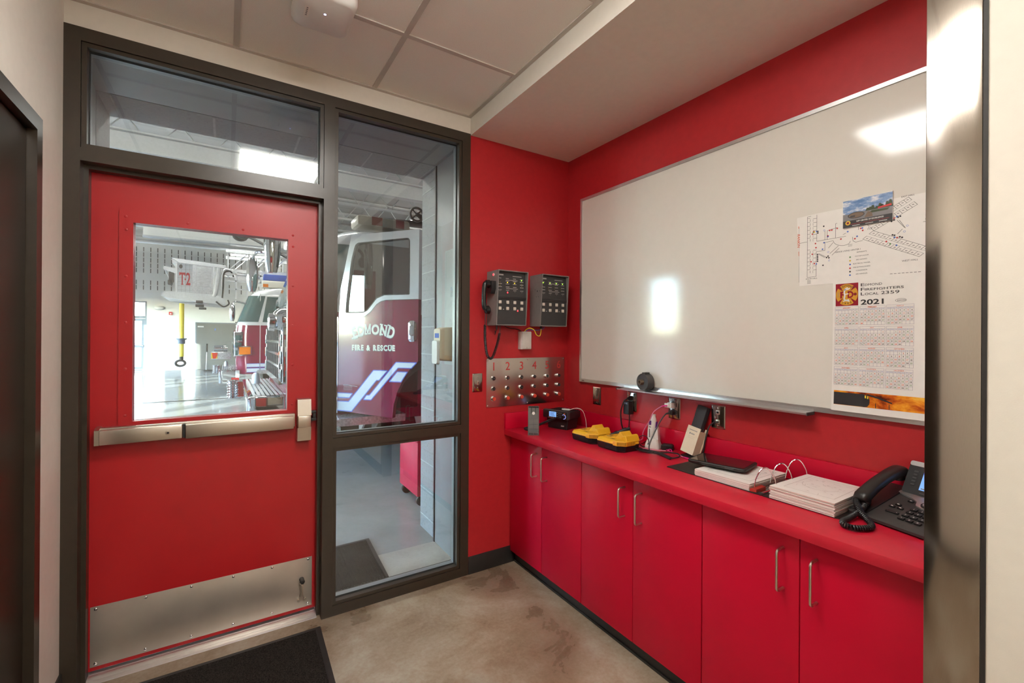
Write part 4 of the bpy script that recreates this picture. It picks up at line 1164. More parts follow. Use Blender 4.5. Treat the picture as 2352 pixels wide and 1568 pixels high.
# cords and plugs at the left outlet
t = thing('power_plug', 'black plug with cord directly above the black wall adapter', 'plug', (-.02, -.602, 1.097))
b = MB(WB(-.602, 1.097)); b.lathe((0, -.0078, 0), (0, -1, 0), [(0, .015), (.014, .014), (.020, .010), (.034, .0055)], 16); b.obj('plug_body', M['black'], t)
b = MB(); b.tube(catmull([(-.038, -.602, 1.097), (-.058, -.592, 1.080), (-.062, -.572, 1.02), (-.055, -.570, .95), (-.040, -.575, .90), (-.034, -.575, CZ + .006)], 8), .0042); b.obj('cord', M['black'], t)
t = thing('power_adapter', 'black wall adapter in the outlet above the yellow chargers', 'power adapter', (-.04, -.602, 1.02))
b = MB(WB(-.602, 1.058)); b.box(-.024, -.050, -.052, .020, -.0078, .024, r=.005); b.obj('adapter_body', M['black'], t)
b = MB(WB(-.602, 1.058)); b.text('DVE', .010, -.003, .012, -.0503, bold=.02); b.obj('printed_letters', mat('pale_print', (.35, .45, .65), .4), t, fix=False, smooth=False)
b = MB(); b.tube(catmull([(-.025, -.604, 1.006), (-.028, -.606, .96), (-.034, -.602, .91), (-.06, -.59, .885)], 8), .0025); b.obj('cord', M['black'], t)
t = thing('cable_bundle', 'tied black cable bundle lying behind the two yellow chargers', 'cable', (-.1, -.55, CZ))
b = MB()
for k in range(5):
    o = .0045 * math.cos(k * 1.25), .0045 * math.sin(k * 1.25)
    b.tube(catmull([(-.145 + o[0], -.50, CZ + .012 + o[1]), (-.115 + o[0], -.545, CZ + .018 + o[1]), (-.070, -.595 + o[0], CZ + .045 + o[1]), (-.048, -.628 + o[0], CZ + .062 + o[1])], 6), .0060)
b.obj('cables', M['black'], t)
b = MB(); b.tube([(-.098, -.564, CZ + .026), (-.088, -.576, CZ + .033)], .0135, 12); b.tube([(-.066, -.600, CZ + .048), (-.056, -.612, CZ + .055)], .0135, 12); b.obj('cable_ties', M['rubber'], t)
b = MB(); b.tube(catmull([(-.09, -.50, CZ + .006), (-.13, -.49, CZ + .006), (-.16, -.52, CZ + .006), (-.12, -.54, CZ + .008), (-.10, -.50, CZ + .02), (-.14, -.48, CZ + .03)], 8), .0032); b.obj('loose_loop', M['black'], t)

# white clipper with purple trim in its charging stand
t = thing('surgical_clipper', 'white and purple clipper standing upright in its white charging base', 'clipper', (-.085, -.835, CZ), -PI / 2)
T = fr(-.085, -.832, CZ, R(-70))
b = MB(T)
b.loft([[(x, y, z) for x, y in rrect(-.040 + g, -.034 + g, .040 - g, .034 - g, .014)] for z, g in ((0, 0), (.010, .0), (.030, .006), (.048, .012), (.050, .016))])
b.prism([(.006, .03), (.032, .03), (.026, .105), (.020, .112), (.014, .105)], -.012, .018, 'y')
b.obj('charging_base', M['white'], t)
b = MB(T)
ax = [(-.012, 0, .030), (-.011, 0, .075), (-.007, 0, .120), (-.001, 0, .150), (.001, 0, .166), (.002, 0, .178)]
rr = [(.021, .016), (.021, .017), (.022, .018), (.017, .015), (.010, .010), (.011, .010)]
b.loft([[(p[0] + q[0] * math.cos(2 * PI * k / 20), p[1] + q[1] * math.sin(2 * PI * k / 20), p[2]) for k in range(20)] for p, q in zip(ax, rr)]); b.obj('clipper_body', M['white'], t)
b = MB(T); b.loft([[(.0105 + .002 * s, -.010, .05 + .0 * s), (.0135, -.006, .05), (.0185, -.004, .14), (.0165, -.010, .14)] for s in (0,)] + [[(.0135, .008, .05), (.0150, .008, .05), (.0200, .008, .14), (.0185, .008, .14)]]); b.obj('purple_side_trim', M['purple'], t)
b = MB(T); b.box(-.017, -.0200, .122, -.006, -.0150, .145, r=.002); b.obj('purple_switch', M['purple'], t)
b = MB(T); b.box(-.018, -.0185, .108, -.007, -.0150, .115, r=.001); b.obj('dark_latch', M['inkgrey'], t)
b = MB(T); b.text('3M', .011, -.014, .022, -.0318, bold=.02); [b.rect(-.017, .058 + k * .0075, -.0125, .0635 + k * .0075, -.0187) for k in range(6)]; b.obj('printed_letters', M['ink'], t, fix=False, smooth=False)
b = MB(); b.tube(catmull([(-.06, -.80, CZ + .010), (-.045, -.77, CZ + .05), (-.04, -.765, CZ + .085), (-.030, -.775, CZ + .045), (-.05, -.74, CZ + .006), (-.09, -.755, CZ + .006)], 8), .0022)
b.tube([(-.128 + .030 * .35 * math.cos(a), -.803 + .028 * math.cos(a) * -.93, CZ + .034 + .029 * math.sin(a)) for a in [2 * PI * k / 28 for k in range(28)]], .0022, closed=True)
b.obj('charging_cord', M['black'], t)
t = thing('power_adapter', 'small black power adapter lying on the counter beside the clipper stand', 'power adapter', (-.055, -.915, CZ))
b = MB(fr(-.060, -.905, CZ, R(-62))); b.loft([[(x, y, z) for x, y in rrect(-.030 + g, -.022 + g, .030 - g, .022 - g, .008)] for z, g in ((0, .001), (.005, 0), (.024, 0), (.030, .006))]); b.obj('adapter_body', M['black'], t)
# right outlet: USB cube with pink cable, black plug with flat cord bundle
t = thing('usb_charger', 'white USB charger cube with pink cable in the outlet above the clipper', 'USB charger', (-.03, -.901, 1.097))
b = MB(WB(-.901, 1.097)); b.box(-.014, -.046, -.014, .014, -.0078, .014, r=.003); b.box(-.026, -.052, -.012, .003, -.046, .010, r=.002); b.obj('cube', M['white'], t)
b = MB(); b.tube([(-.053, -.895, 1.095), (-.066, -.884, 1.094), (-.076, -.876, 1.090)], .0040); b.tube(catmull([(-.128, -1.055, CZ + .004), (-.134, -1.085, CZ + .005), (-.138, -1.108, CZ + .006)], 4), .0038); b.obj('pink_plug_ends', mat('magenta_plug', (.70, .02, .22), .4), t)
b = MB(); b.tube(catmull([(-.076, -.876, 1.090), (-.105, -.850, 1.06), (-.115, -.830, 1.01), (-.10, -.775, .94), (-.085, -.755, .895), (-.075, -.695, .872)] + [(-.115, -.745, CZ + .004), (-.148, -.80, CZ + .004), (-.158, -.845, CZ + .004), (-.13, -.89, CZ + .004), (-.100, -.930, CZ + .004), (-.100, -.975, CZ + .004), (-.118, -1.02, CZ + .004), (-.128, -1.055, CZ + .004)], 8), .0026); b.obj('pink_cable', mat('pale_pink_cable', (.68, .22, .36), .4), t)
b = MB(); b.tube([(-.100 + .012 * math.cos(a), -.945 + .014 * math.sin(a), CZ + .010 + .004 * math.cos(2 * a)) for a in [2 * PI * k / 20 for k in range(20)]], .0024, closed=True); b.obj('pink_tie', mat('magenta_tie', (.70, .02, .22), .5), t)
t = thing('power_plug', 'black plug below the white USB cube with folded cord on the counter', 'plug', (-.03, -.901, 1.058))
b = MB(WB(-.901, 1.058)); b.box(-.014, -.036, -.013, .014, -.0078, .010, r=.004); b.cyl((0, -.036, -.002), (-.010, -.058, -.006), .0065, .004); b.obj('plug_body', M['black'], t)
b = MB(); b.tube(catmull([(-.058, -.891, 1.052), (-.09, -.885, 1.02), (-.14, -.885, .96), (-.185, -.890, .90), (-.205, -.915, CZ + .008), (-.205, -.935, CZ + .012)], 8), .0034)
for k in range(6):
    o = (k - 2.5) * .005
    b.tube(catmull([(-.195 + o, -.845 - o, CZ + .004 + .003 * (k % 2)), (-.205 + o * .5, -.90, CZ + .006 + .004 * (k % 3)), (-.190 + o * .4, -.96, CZ + .008 + .004 * (k % 2)), (-.205 + o, -1.04 + o * .4, CZ + .005)], 7), .0034)
b.tube(catmull([(-.205, -1.04, CZ + .006), (-.17, -1.06, CZ + .012), (-.145, -1.035, CZ + .018), (-.155, -.99, CZ + .016), (-.18, -.955, CZ + .012)], 8), .0034)
b.tube(catmull([(-.190, -.850, CZ + .006), (-.200, -.828, CZ + .010), (-.225, -.84, CZ + .012), (-.23, -.88, CZ + .010), (-.21, -.91, CZ + .010)], 8), .0034)
b.obj('folded_cord', M['black'], t)

# cream dock with black handset battery, leaning back
t = thing('charging_dock', 'cream charging dock leaning back against the backsplash', 'charging dock', (-.085, -1.055, CZ), -PI / 2)
TD = Matrix.Translation((-.098, -1.046, CZ + .021)) @ Matrix.Rotation(R(-97), 4, 'Z') @ Matrix.Rotation(R(-17), 4, 'X') @ Matrix.Rotation(R(7), 4, 'Y')
b = MB(TD)
b.prism([(-.040, 0), (.040, 0), (.040, .134), (-.040, .134)], 0, .004); b.prism([(-.040, 0), (.040, 0), (.040, .122), (-.040, .122)], .040, .044)
b.box(-.040, .004, 0, -.036, .040, .122); b.box(.036, .004, 0, .040, .040, .122); b.box(-.036, .004, 0, .036, .040, .006)
b.box(.028, .044, 0, .044, .050, .138, r=.001)
b.obj('dock_shell', M['cream'], t)
b = MB(TD)
[b.rect(-.024 + k * .0085, .1135, -.0175 + k * .0085, .1178, -.0004) for k in range(6)]; [b.rect(-.008 + k * .006, .095, -.0035 + k * .006, .101, -.0004) for k in range(4)]; b.rect(-.018, .094, -.011, .102, -.0004)
for k in range(2): b.rect(-.02, .084 - k * .008, .02, .0845 - k * .008, -.0004)
b.obj('printed_label', M['inkgrey'], t, fix=False, smooth=False)
b = MB(); b.prism(rrect(-.112, -1.100, -.045, -1.02, .01), CZ, CZ + .009, 'z'); b.obj('black_foot', M['black'], t)
t = thing('pager_battery', 'flat black battery pack standing in the cream charging dock', 'battery pack', (-.07, -1.06, CZ + .06), -PI / 2)
b = MB(TD); b.box(-.031, .008, .0075, .031, .034, .245, r=.003); b.box(-.034, .012, .19, -.031, .030, .235); b.obj('battery_body', mat('black_battery', (.022, .022, .026), .55), t)
t = thing('network_cable', 'black cord from the data jack plate down to the counter', 'cable', (-.05, -1.13, CZ))
b = MB(); b.tube(catmull([(-.010, -1.156, 1.046), (-.030, -1.150, 1.046), (-.052, -1.138, 1.02), (-.075, -1.135, .96), (-.080, -1.130, .91), (-.075, -1.115, CZ + .006), (-.070, -1.104, CZ + .006)], 8), .0036); b.obj('cord_run', M['black'], t)
b = MB(WB(-1.156, 1.046)); b.box(-.005, -.026, -.005, .005, -.0088, .004, r=.001); b.obj('jack_plug', M['dgrey'], t)

# ---------------------------------------------------------------- open ring binder, tablet
t = thing('ring_binder', 'open black ring binder with thick stacks of papers on the counter', 'binder', (-.19, -1.48, CZ))
b = MB()
b.prism([(-.327, -1.115), (-.040, -1.115), (-.036, -1.462), (-.333, -1.462)], CZ, CZ + .0035, 'z'); b.prism([(-.333, -1.466), (-.036, -1.466), (-.036, -1.548), (-.335, -1.548)], CZ, CZ + .0032, 'z'); b.prism([(-.335, -1.552), (-.036, -1.552), (-.038, -1.803), (-.338, -1.803)], CZ, CZ + .0035, 'z')
b.obj('cover', M['rubber'], t)
def stack(name, c4, z0, z1, n, seed, tags=True):
    rnd = random.Random(seed); b = MB(); h = (z1 - z0) / n
    cx = sum(p[0] for p in c4) / 4; cy = sum(p[1] for p in c4) / 4
    for k in range(n):
        dx, dy, s = rnd.uniform(-.0015, .0015), rnd.uniform(-.0022, .0022), 1 + rnd.uniform(-.008, .004)
        b.prism([(cx + (p[0] - cx) * s + dx, cy + (p[1] - cy) * s + dy) for p in c4], z0 + k * h, z0 + (k + .80) * h, 'z', mi=k % 3 == 1)
    return b.obj(name, [M['paper'], M['pe']], t)
LS = [(-.330, -1.262), (-.058, -1.262), (-.058, -1.500), (-.330, -1.500)]
RS = [(-.338, -1.580), (-.066, -1.584), (-.070, -1.789), (-.343, -1.792)]
stack('left_page_stack', LS, CZ + .0036, CZ + .030, 12, 3); stack('right_page_stack', RS, CZ + .0036, CZ + .050, 16, 5)
def sketch(name, c4, z, seed, m_):
    """faint street-map drawing on the top page"""
    rnd = random.Random(seed); b = MB()
    def q(u, v):
        a = Vector(c4[0]).lerp(Vector(c4[3]), u); c = Vector(c4[1]).lerp(Vector(c4[2]), u)
        p = a.lerp(c, v); return (p.x, p.y)
    def ln(u0, v0, u1, v1, w=.0012): b.line(q(u0, v0), q(u1, v1), w, z, 'z')
    ln(.16, .12, .92, .14); ln(.92, .14, .90, .88); ln(.90, .88, .14, .90); ln(.14, .90, .16, .12)
    for k in range(26):
        u, v = rnd.uniform(.2, .85), rnd.uniform(.18, .85); du, dv = rnd.uniform(-.12, .12), rnd.uniform(-.05, .05)
        if k % 3: ln(u, v, min(.9, u + du), v + dv * .2, .0010)
        else: ln(u, v, u + dv, min(.88, v + du), .0008)
    for k in range(12): u, v = rnd.uniform(.2, .85), rnd.uniform(.2, .85); ln(u, v, u + .04, v, .0022)
    for k in range(14):
        a, c = PI * k / 14, PI * (k + 1) / 14; ln(.5 + .28 * math.cos(a), .55 - .2 * math.sin(a), .5 + .28 * math.cos(c), .55 - .2 * math.sin(c), .0010)
    b.obj(name, m_, t, fix=False, smooth=False)
sketch('left_page_drawing', LS, CZ + .0305, 11, M['inkgrey']); sketch('right_page_drawing', RS, CZ + .0505, 12, mat('faded_print', (.42, .33, .30), .6))
b = MB(); b.prism([(-.330, -1.502), (-.25, -1.502), (-.255, -1.522), (-.325, -1.524)], CZ + .0034, CZ + .014, 'z'); b.obj('crumpled_red_tab', mat('red_tab', (.40, .03, .02), .5), t)
b = MB(); b.prism([(-.312, -1.490), (-.062, -1.490), (-.062, -1.545), (-.312, -1.545)], CZ + .0033, CZ + .006, 'z'); b.obj('ring_bar', M['chrome'], t)
for x in (-.302, -.186, -.070):
    b = MB(); pts = [(x, -1.502 - .086 * k / 14, CZ + .012 + .022 * k / 14 + .076 * math.sin(PI * k / 14) ** .62) for k in range(15)]
    b.tube(catmull(pts, 4), .0022); b.obj('ring', M['chrome'], t)
t = thing('tablet_computer', 'black tablet resting tilted on the pages of the open binder', 'tablet', (-.19, -1.28, CZ + .03))
A_ = Vector((-.300, -1.200, CZ + .054)); Lv = Vector((.555 * .215 - .832 * .078, -.832 * .215 - .555 * .078, .0)); Sv = Vector((.09 * .555 + .832 * .165, -.09 * .832 + .555 * .165, -.003))
xh = Lv.normalized(); yh = (Sv - xh * Sv.dot(xh)).normalized(); zh = xh.cross(yh)
TT = Matrix(((xh.x, yh.x, zh.x, A_.x), (xh.y, yh.y, zh.y, A_.y), (xh.z, yh.z, zh.z, A_.z), (0, 0, 0, 1)))
LW, SW = .240, .175
b = MB(TT); b.loft([[(x, y, z) for x, y in rrect(g, g, LW - g, SW - g, .014)] for z, g in ((-.016, .008), (-.012, .002), (-.004, 0), (-.001, .002))]); b.obj('rugged_case', M['rubber'], t)
b = MB(TT); b.prism(rrect(.010, .010, LW - .010, SW - .010, .006), -.0008, .0004, 'z'); b.obj('screen', M['darkglass'], t)
b = MB(TT); b.box(.16, -.003, -.010, .195, .002, -.005, r=.001); b.obj('port_cover', M['dgrey'], t)
b = MB(TT); b.disc((.0055, SW / 2), .003, .0002, 'z'); b.obj('home_button', M['alu'], t)

# ---------------------------------------------------------------- desk telephone
t = thing('desk_telephone', 'black and silver office desk telephone with blue screen on the counter', 'telephone', (-.17, -1.92, CZ), R(-103.7))
T = fr(-.2345, -1.842, CZ, R(-103.7))
sl = .30
b = MB(T)
b.loft([[(x, y, 0.010 + (0 if z == 0 else z + max(y, -.03) * sl)) for x, y in rrect(-.045 + g, -.030 + g, .215 - g, .190 - g, .012)] for z, g in ((0, .004), (.004, 0), (.012, 0), (.0145, .004))])
b.obj('phone_base', mat('phone_charcoal', (.040, .036, .035), .42), t)
b = MB(T); b.prism([(.02, .0005), (.17, .0005), (.17, .045), (.10, .03)], .0, .17, 'x'); b.obj('foot_stand', M['black'], t)
TK = T @ Matrix.Translation((0, 0, .0245)) @ Matrix.Rotation(math.atan(sl), 4, 'X')
b = MB(TK); b2 = MB(TK)
kx = [.094, .116, .138]; ky = [.074, .053, .032, .011]
lab = ['1', '2', '3', '4', '5', '6', '7', '8', '9', '*', '0', '#']
for r_ in range(4):
    for c_ in range(3):
        x, y = kx[c_], ky[r_]
        b.box(x - .0088, y - .0062, 0, x + .0088, y + .0062, .0055, r=.0015); b2.text(lab[r_ * 3 + c_], .0055, x, y, .0058, 'z', bold=.01)
for x, y, w in ((.040, .060, .008), (.048, .078, .008), (.063, .061, .008), (.062, .117, .008), (.058, .029, .018)):
    b.box(x - w, y - .0048, 0, x + w, y + .0048, .0045, r=.0012)
    if w < .01: b2.rect(x - .003, y - .002, x + .003, y + .002, .0048, 'z')
for x, s in ((.045, '-'), (.071, '+')): b2.text(s, .004, x, .029, .0048, 'z', bold=.02, asc=.7)
b.obj('keypad', M['black'], t); b2.obj('key_legends', M['paper'], t, fix=False, smooth=False)
b = MB(TK); b.prism([(.008, .150), (.030, .140), (.060, .131), (.076, .120), (.085, .098), (.105, .090), (.215, .092), (.215, .162), (.008, .162)], .0002, .006, 'z'); b.obj('silver_band', M['alu'], t)
b = MB(TK); b.lathe((.110, .110, .006), (0, 0, 1), [(0, .016), (.003, .0155)], 24); b.obj('navigation_ring', M['black'], t)
b = MB(TK); b.lathe((.110, .110, .0092), (0, 0, 1), [(0, .011), (.002, .010)], 24); b.obj('navigation_button', M['alu'], t)
TS = T @ Matrix.Translation((.012, .147, .074)) @ Matrix.Rotation(R(62), 4, 'X')
b = MB(TS); b.prism(rrect(.0, .0, .185, .112, .010), -.016, 0, 'z'); b.obj('display_housing', M['black'], t)
b = MB(TS); b.prism(rrect(.0, .098, .185, .114, .006), -.017, .0012, 'z'); b.obj('display_silver_top', M['alu'], t)
b = MB(TS); b.rect(.045, .020, .150, .088, .0006, 'z'); b.obj('display_screen', M['screen'], t)
b = MB(TS); b.rect(.045, .074, .150, .082, .0009, 'z'); b.obj('display_header', M['screend'], t)
b = MB(TS)
for k in range(5): b.box(.018, .030 + k * .0115, 0, .030, .0355 + k * .0115, .002, r=.001)
for k in range(4): b.box(.05 + k * .026, .006, 0, .068 + k * .026, .011, .002, r=.001)
b.obj('line_keys', M['dgrey'], t)
b = MB(TS); b.disc((.055, .065), .004, .0010, 'z'); b.rect(.063, .062, .09, .064, .0010, 'z'); b.rect(.05, .024, .07, .027, .0010, 'z'); b.obj('display_text', M['inkgrey'], t, fix=False)
b = MB(T)
hp = [(-.016, -.012, .052), (-.016, .002, .062), (-.015, .045, .088), (-.014, .10, .113), (-.013, .15, .129), (-.012, .182, .133), (-.012, .195, .122)]
hr = [(.016, .008), (.023, .018), (.021, .017), (.020, .016), (.022, .017), (.024, .018), (.016, .008)]
hp2 = catmull(hp, 5); n_ = len(hp2); rings = []
for i, p in enumerate(hp2):
    f = i / 5; k = min(int(f), len(hr) - 2); g = f - k
    rx = hr[k][0] * (1 - g) + hr[k + 1][0] * g; rz_ = hr[k][1] * (1 - g) + hr[k + 1][1] * g
    tg = (hp2[min(i + 1, n_ - 1)] - hp2[max(i - 1, 0)]).normalized(); nn = Vector((1, 0, 0)).cross(tg)
    ring_ = []
    for a in range(20):
        ca, sa = math.cos(2 * PI * a / 20), math.sin(2 * PI * a / 20)
        ca = math.copysign(abs(ca) ** .65, ca); sa = math.copysign(abs(sa) ** .65, sa)
        ring_.append(p + Vector((1, 0, 0)) * ca * rx + nn * sa * rz_)
    rings.append(ring_)
b.loft(rings)
b.lathe((-.016, .012, .052), (0, .25, -1), [(0, .019), (.012, .017)], 18); b.lathe((-.012, .172, .122), (0, .25, -1), [(0, .020), (.016, .018)], 18)
b.obj('handset', mat('handset_black', (.016, .013, .012), .36), t, sharp=60)
b = MB(T); b.loft([[(x, y, .024 + max(y, -.03) * .30 + q) for x, y in ((-.040, -.02), (.012, -.02), (.012, .185), (-.040, .185))] for q in (-.006, .004)]); b.obj('handset_cradle', M['black'], t)
b = MB()
cp_ = [(-.228, -1.838, CZ + .045), (-.255, -1.838, CZ + .034), (-.290, -1.832, CZ + .020), (-.325, -1.828, CZ + .0125), (-.372, -1.828, CZ + .0112), (-.402, -1.843, CZ + .0112), (-.405, -1.868, CZ + .0112), (-.375, -1.890, CZ + .0112), (-.340, -1.892, CZ + .0112), (-.312, -1.872, CZ + .016), (-.280, -1.838, CZ + .030), (-.235, -1.812, CZ + .050), (-.195, -1.806, CZ + .064), (-.165, -1.812, CZ + .060)]
b.tube(coil(cp_, .0068, 74, 9), .0030, 6); b.obj('coiled_cord', M['black'], t)
# ================================================================ apparatus bay beyond the glass
M['maroon'] = mat('maroon_truck_paint', (0.19, 0.007, 0.038), 0.16, var=0.03, coat=0.8, crough=0.05)
M['twhite'] = mat('white_truck_paint', (0.66, 0.68, 0.72), 0.16, var=0.02, coat=0.8, crough=0.05)
M['tyre'] = mat('tyre_rubber', (0.014, 0.013, 0.014), 0.7, var=0.2)
M['tread'] = mat('diamond_tread_plate', (0.66, 0.67, 0.70), 0.26, 0.6, var=0.35, vscale=45, bump=0.6, bscale=60)
M['trim_alu'] = mat('ladder_aluminium', (0.70, 0.71, 0.73), 0.32, 0.45, var=0.06)
M['cabglass'] = mat('tinted_cab_glass', (0.05, 0.10, 0.105), 0.04, var=0.1, spec=0.8)
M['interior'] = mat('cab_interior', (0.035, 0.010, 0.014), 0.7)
M['amber'] = mat('amber_lens', (0.75, 0.20, 0.01), 0.2, var=0.1, coat=0.5)
M['redlens'] = mat('red_lens', (0.16, 0.01, 0.012), 0.2, coat=0.5)
M['stripe'] = mat('reflective_stripe', (0.62, 0.68, 0.76), 0.3, var=0.02)
M['stripeblue'] = mat('stripe_blue_edge', (0.06, 0.13, 0.62), 0.3)
M['gold'] = mat('cream_lettering', (0.80, 0.78, 0.70), 0.4, var=0.02)
M['letter_shadow'] = mat('lettering_shadow', (0.16, 0.20, 0.22), 0.4)
M['doorgrey'] = mat('grey_steel_door', (0.16, 0.155, 0.14), 0.5, var=0.06)

M['asphalt'] = mat('grey_asphalt', (.075, .075, .078), .85, var=.2, vscale=3)
# ---- shell
struct(MB().box(-9, 0.84, 5.9, 16, 24, 6.0).obj('ceiling', M['deck']))
FX0, FX1, FZ = -5.80, -4.77, 2.84
b = MB()
b.box(-9, 21, 0, FX0, 21.3, 5.9); b.box(FX1, 21, 0, 16, 21.3, 5.9); b.box(FX0, 21, FZ, FX1, 21.3, 5.9)
for c in range(27):
    x = -5.79 + c * .227
    for z in (3.30, 3.51, 3.99, 4.205, 4.42, 4.635, 4.85): b.box(x - .016, 20.985, z, x + .016, 21.001, z + .175, mi=1)
struct(b.obj('wall_far', [M['bayblock'], mat('slot_shadow', (.10, .095, .085), .8)], smooth=False))
struct(MB().box(15.7, .84, 0, 16, 21, 5.9).obj('wall_right', M['bayblock']))
b = MB(); OP = [(1.70, 5.60), (9.3, 13.2), (16.45, 20.35)]
ys = [.84] + [v for o in OP for v in o] + [21.0]
for k in range(0, len(ys), 2): b.box(-7.3, ys[k], 0, -7.0, ys[k + 1], 3.05)
b.box(-7.3, .84, 3.05, -7.0, 21.0, 5.9); struct(b.obj('wall_left', M['bayblock']))
for k, (y0, y1) in enumerate(OP):
    dd = struct(thing('door_%d' % (k + 4), 'folding glazed apparatus bay door in the exterior wall', 'bay door', (-7.15, (y0 + y1) / 2, 0)))
    for q in range(3):
        a = y0 + (y1 - y0) * q / 3 + .004; c = y0 + (y1 - y0) * (q + 1) / 3 - .004
        lf = MB().prism([(a, .01), (c, .01), (c, 3.04), (a, 3.04)], -7.18, -7.12, 'x', holes=[[(a + .26, .32), (c - .26, .32), (c - .26, 2.92), (a + .26, 2.92)]]).obj('leaf', M['maroon'], dd)
        MB().box(-7.152, a + .261, .321, -7.148, c - .261, 2.919).obj('pane', M['glass'], lf)
struct(MB().box(-120, -80, -0.16, -7.3, 120, -0.04).obj('ground', M['asphalt']))
struct(MB().box(-7.3, 21.3, -0.16, 60, 120, -0.04).obj('ground', M['asphalt']))
# treeline far outside, seen only as reflections in the truck door
b = MB(); rnd = random.Random(4)
for k in range(70):
    b.ball((-85 + rnd.uniform(-4, 4), -70 + k * 2.6, 0.6), 2.5, 2.6, rnd.uniform(1.2, 4.0), 8, 6)
o = b.obj('treeline', mat('winter_trees', (.07, .07, .05), .9, var=.4)); tag(o, 'far treeline along the street outside the bay doors', 'trees', kind='stuff')
# ---- roof joists along X
def joist(y, zb=5.2, zt=5.88):
    b = MB()
    for z in (zb, zt - .06):
        b.box(-7, y - .055, z, 15.7, y - .012, z + .055); b.box(-7, y + .012, z, 15.7, y + .055, z + .055)
    k = -6.9; s = 0
    while k < 9:
        b.tube([(k, y, zb + .04 if s % 2 == 0 else zt - .04), (k + .45, y, zt - .04 if s % 2 == 0 else zb + .04)], .014, 6); k += .45; s += 1
    o = struct(b.obj('trim_9', M['joist'], smooth=False))
for k in range(11): joist(2.2 + 1.75 * k)
for y in (7.6, 14.3): struct(MB().prism([(y - .1, 4.6), (y + .1, 4.6), (y + .1, 4.63), (y + .012, 4.63), (y + .012, 4.92), (y + .1, 4.92), (y + .1, 4.95), (y - .1, 4.95), (y - .1, 4.92), (y - .012, 4.92), (y - .012, 4.63), (y - .1, 4.63)], -7, 15.9, 'x').obj('trim_10', M['joist'], smooth=False))
struct(MB().box(-4.04, 13.96, 4.30, 15.7, 14.04, 4.62).box(-4.05, 13.90, 4.255, 15.7, 14.10, 4.299, mi=1).obj('trim_11', [M['joist'], M['bluegrey']], smooth=False))
t = tag(MB().tube([(-6.9, 16.0, 4.45), (9, 16.0, 4.45)], .06, 12).obj('overhead_pipe', M['trim_alu']), 'long overhead pipe under the bay roof near the far wall', 'pipe')
# ---- linear lights
M['bay_lamp'] = emat('bay_strip_diffuser', (1.0, 0.95, 0.88), 120.0)
def strip(x0, x1, y, z, label):
    t = thing('strip_light', label, 'strip light', ((x0 + x1) / 2, y, z), group='hanging strip lights in the bay')
    MB().prism([(y - .06, z + .09), (y + .06, z + .09), (y + .075, z + .01), (y - .075, z + .01)], x0, x1, 'x').obj('reflector', M['white'], t)
    MB().box(x0 + .01, y - .06, z - .03, x1 - .01, y + .06, z + .0099, r=.02).obj('tube_lamp', M['bay_lamp'], t)
    b = MB()
    for x in (x0 + .15, x1 - .15): b.cyl((x, y, z + .09), (x, y, 5.9), .006, n=6)
    b.obj('hanger_rods', M['trim_alu'], t)
strip(-1.93, -.65, 15.5, 4.2, 'hanging strip light in the bay above the second fire truck'); strip(-.38, .62, 19.9, 4.2, 'hanging strip light in the bay close to the far wall')
for y in (4.2, 10.9):  # extra rows added out of view to brighten the upper bay walls
    for x in (-5.6, -3.4, -1.2, 3.6, 5.8): strip(x - .9, x + .9, y, 5.0, 'added unseen strip light under the bay roof above the %s fire truck' % ('first' if y < 6 else 'second'))
# ---- far wall fittings
dg = struct(thing('door_7', 'glazed exit door with transom beside the sunlit bay wall', 'door', ((FX0 + FX1) / 2, 21.05, 0)))
b = MB(); b.ring(FX0 + .002, .003, FX1 - .002, FZ - .002, .06, 21.02, 21.14); b.box(FX0 + .06, 21.02, 2.13, FX1 - .06, 21.14, 2.24); b.ring(FX0 + .065, .07, FX1 - .065, 2.125, .10, 21.04, 21.10); b.box(FX0 + .16, 21.045, .95, FX1 - .16, 21.095, 1.05); b.obj('door_frame', M['bluegrey'], dg)
MB().box(FX0 + .05, 21.065, .1, FX1 - .05, 21.071, FZ - .05).obj('pane', M['glass'], dg)
b = MB(); b.box(FX1 - .22, 20.99, .99, FX1 - .10, 21.04, 1.05, r=.01); b.obj('handle', M['bluegrey'], dg)
d8 = struct(thing('door_8', 'wide grey steel double door in the far wall of the bay', 'door', (-2.25, 20.98, 0)))
MB().box(-3.145, 20.955, 0.0, -1.30, 20.999, 2.02).obj('door_frame', M['bluegrey'], d8)
for x0, x1 in ((-3.10, -2.225), (-2.22, -1.345)): MB().box(x0, 20.93, .01, x1, 20.954, 1.98).obj('door_leaf', M['doorgrey'], d8)
MB().box(-3.06, 20.87, 1.80, -2.85, 20.929, 1.86, r=.005).obj('door_closer', M['alu'], d8)
MB().box(-2.46, 20.924, 1.68, -2.42, 20.9295, 1.76).obj('blue_sticker', M['inkblue'], d8)
t = thing('wall_light', 'small oval white wall light beside the far exit door', 'wall light', (-4.38, 20.95, 2.55)); b = MB(); b.ball((-4.38, 20.95, 2.58), .17, .10, .075, 16, 8); b.obj('lens', M['white'], t); b = MB(); b.ball((-4.36, 20.98, 2.575), .19, .06, .085, 16, 8); b.obj('back_plate', M['bluegrey'], t)
t = thing('alarm_strobe', 'red fire alarm strobe on the far wall of the bay', 'alarm', (-3.99, 20.97, 2.3)); MB().box(-4.05, 20.94, 2.30, -3.93, 20.999, 2.43, r=.01).obj('red_housing', M['redp'], t); MB().box(-4.015, 20.915, 2.325, -3.965, 20.9395, 2.375, r=.008).obj('strobe_lens', M['white'], t)
t = thing('exhaust_hose', 'yellow vehicle exhaust hose hanging below the ladder bucket with black nozzle', 'hose', (-3.52, 19.5, .35))
b = MB(); pf = []
z = 3.95
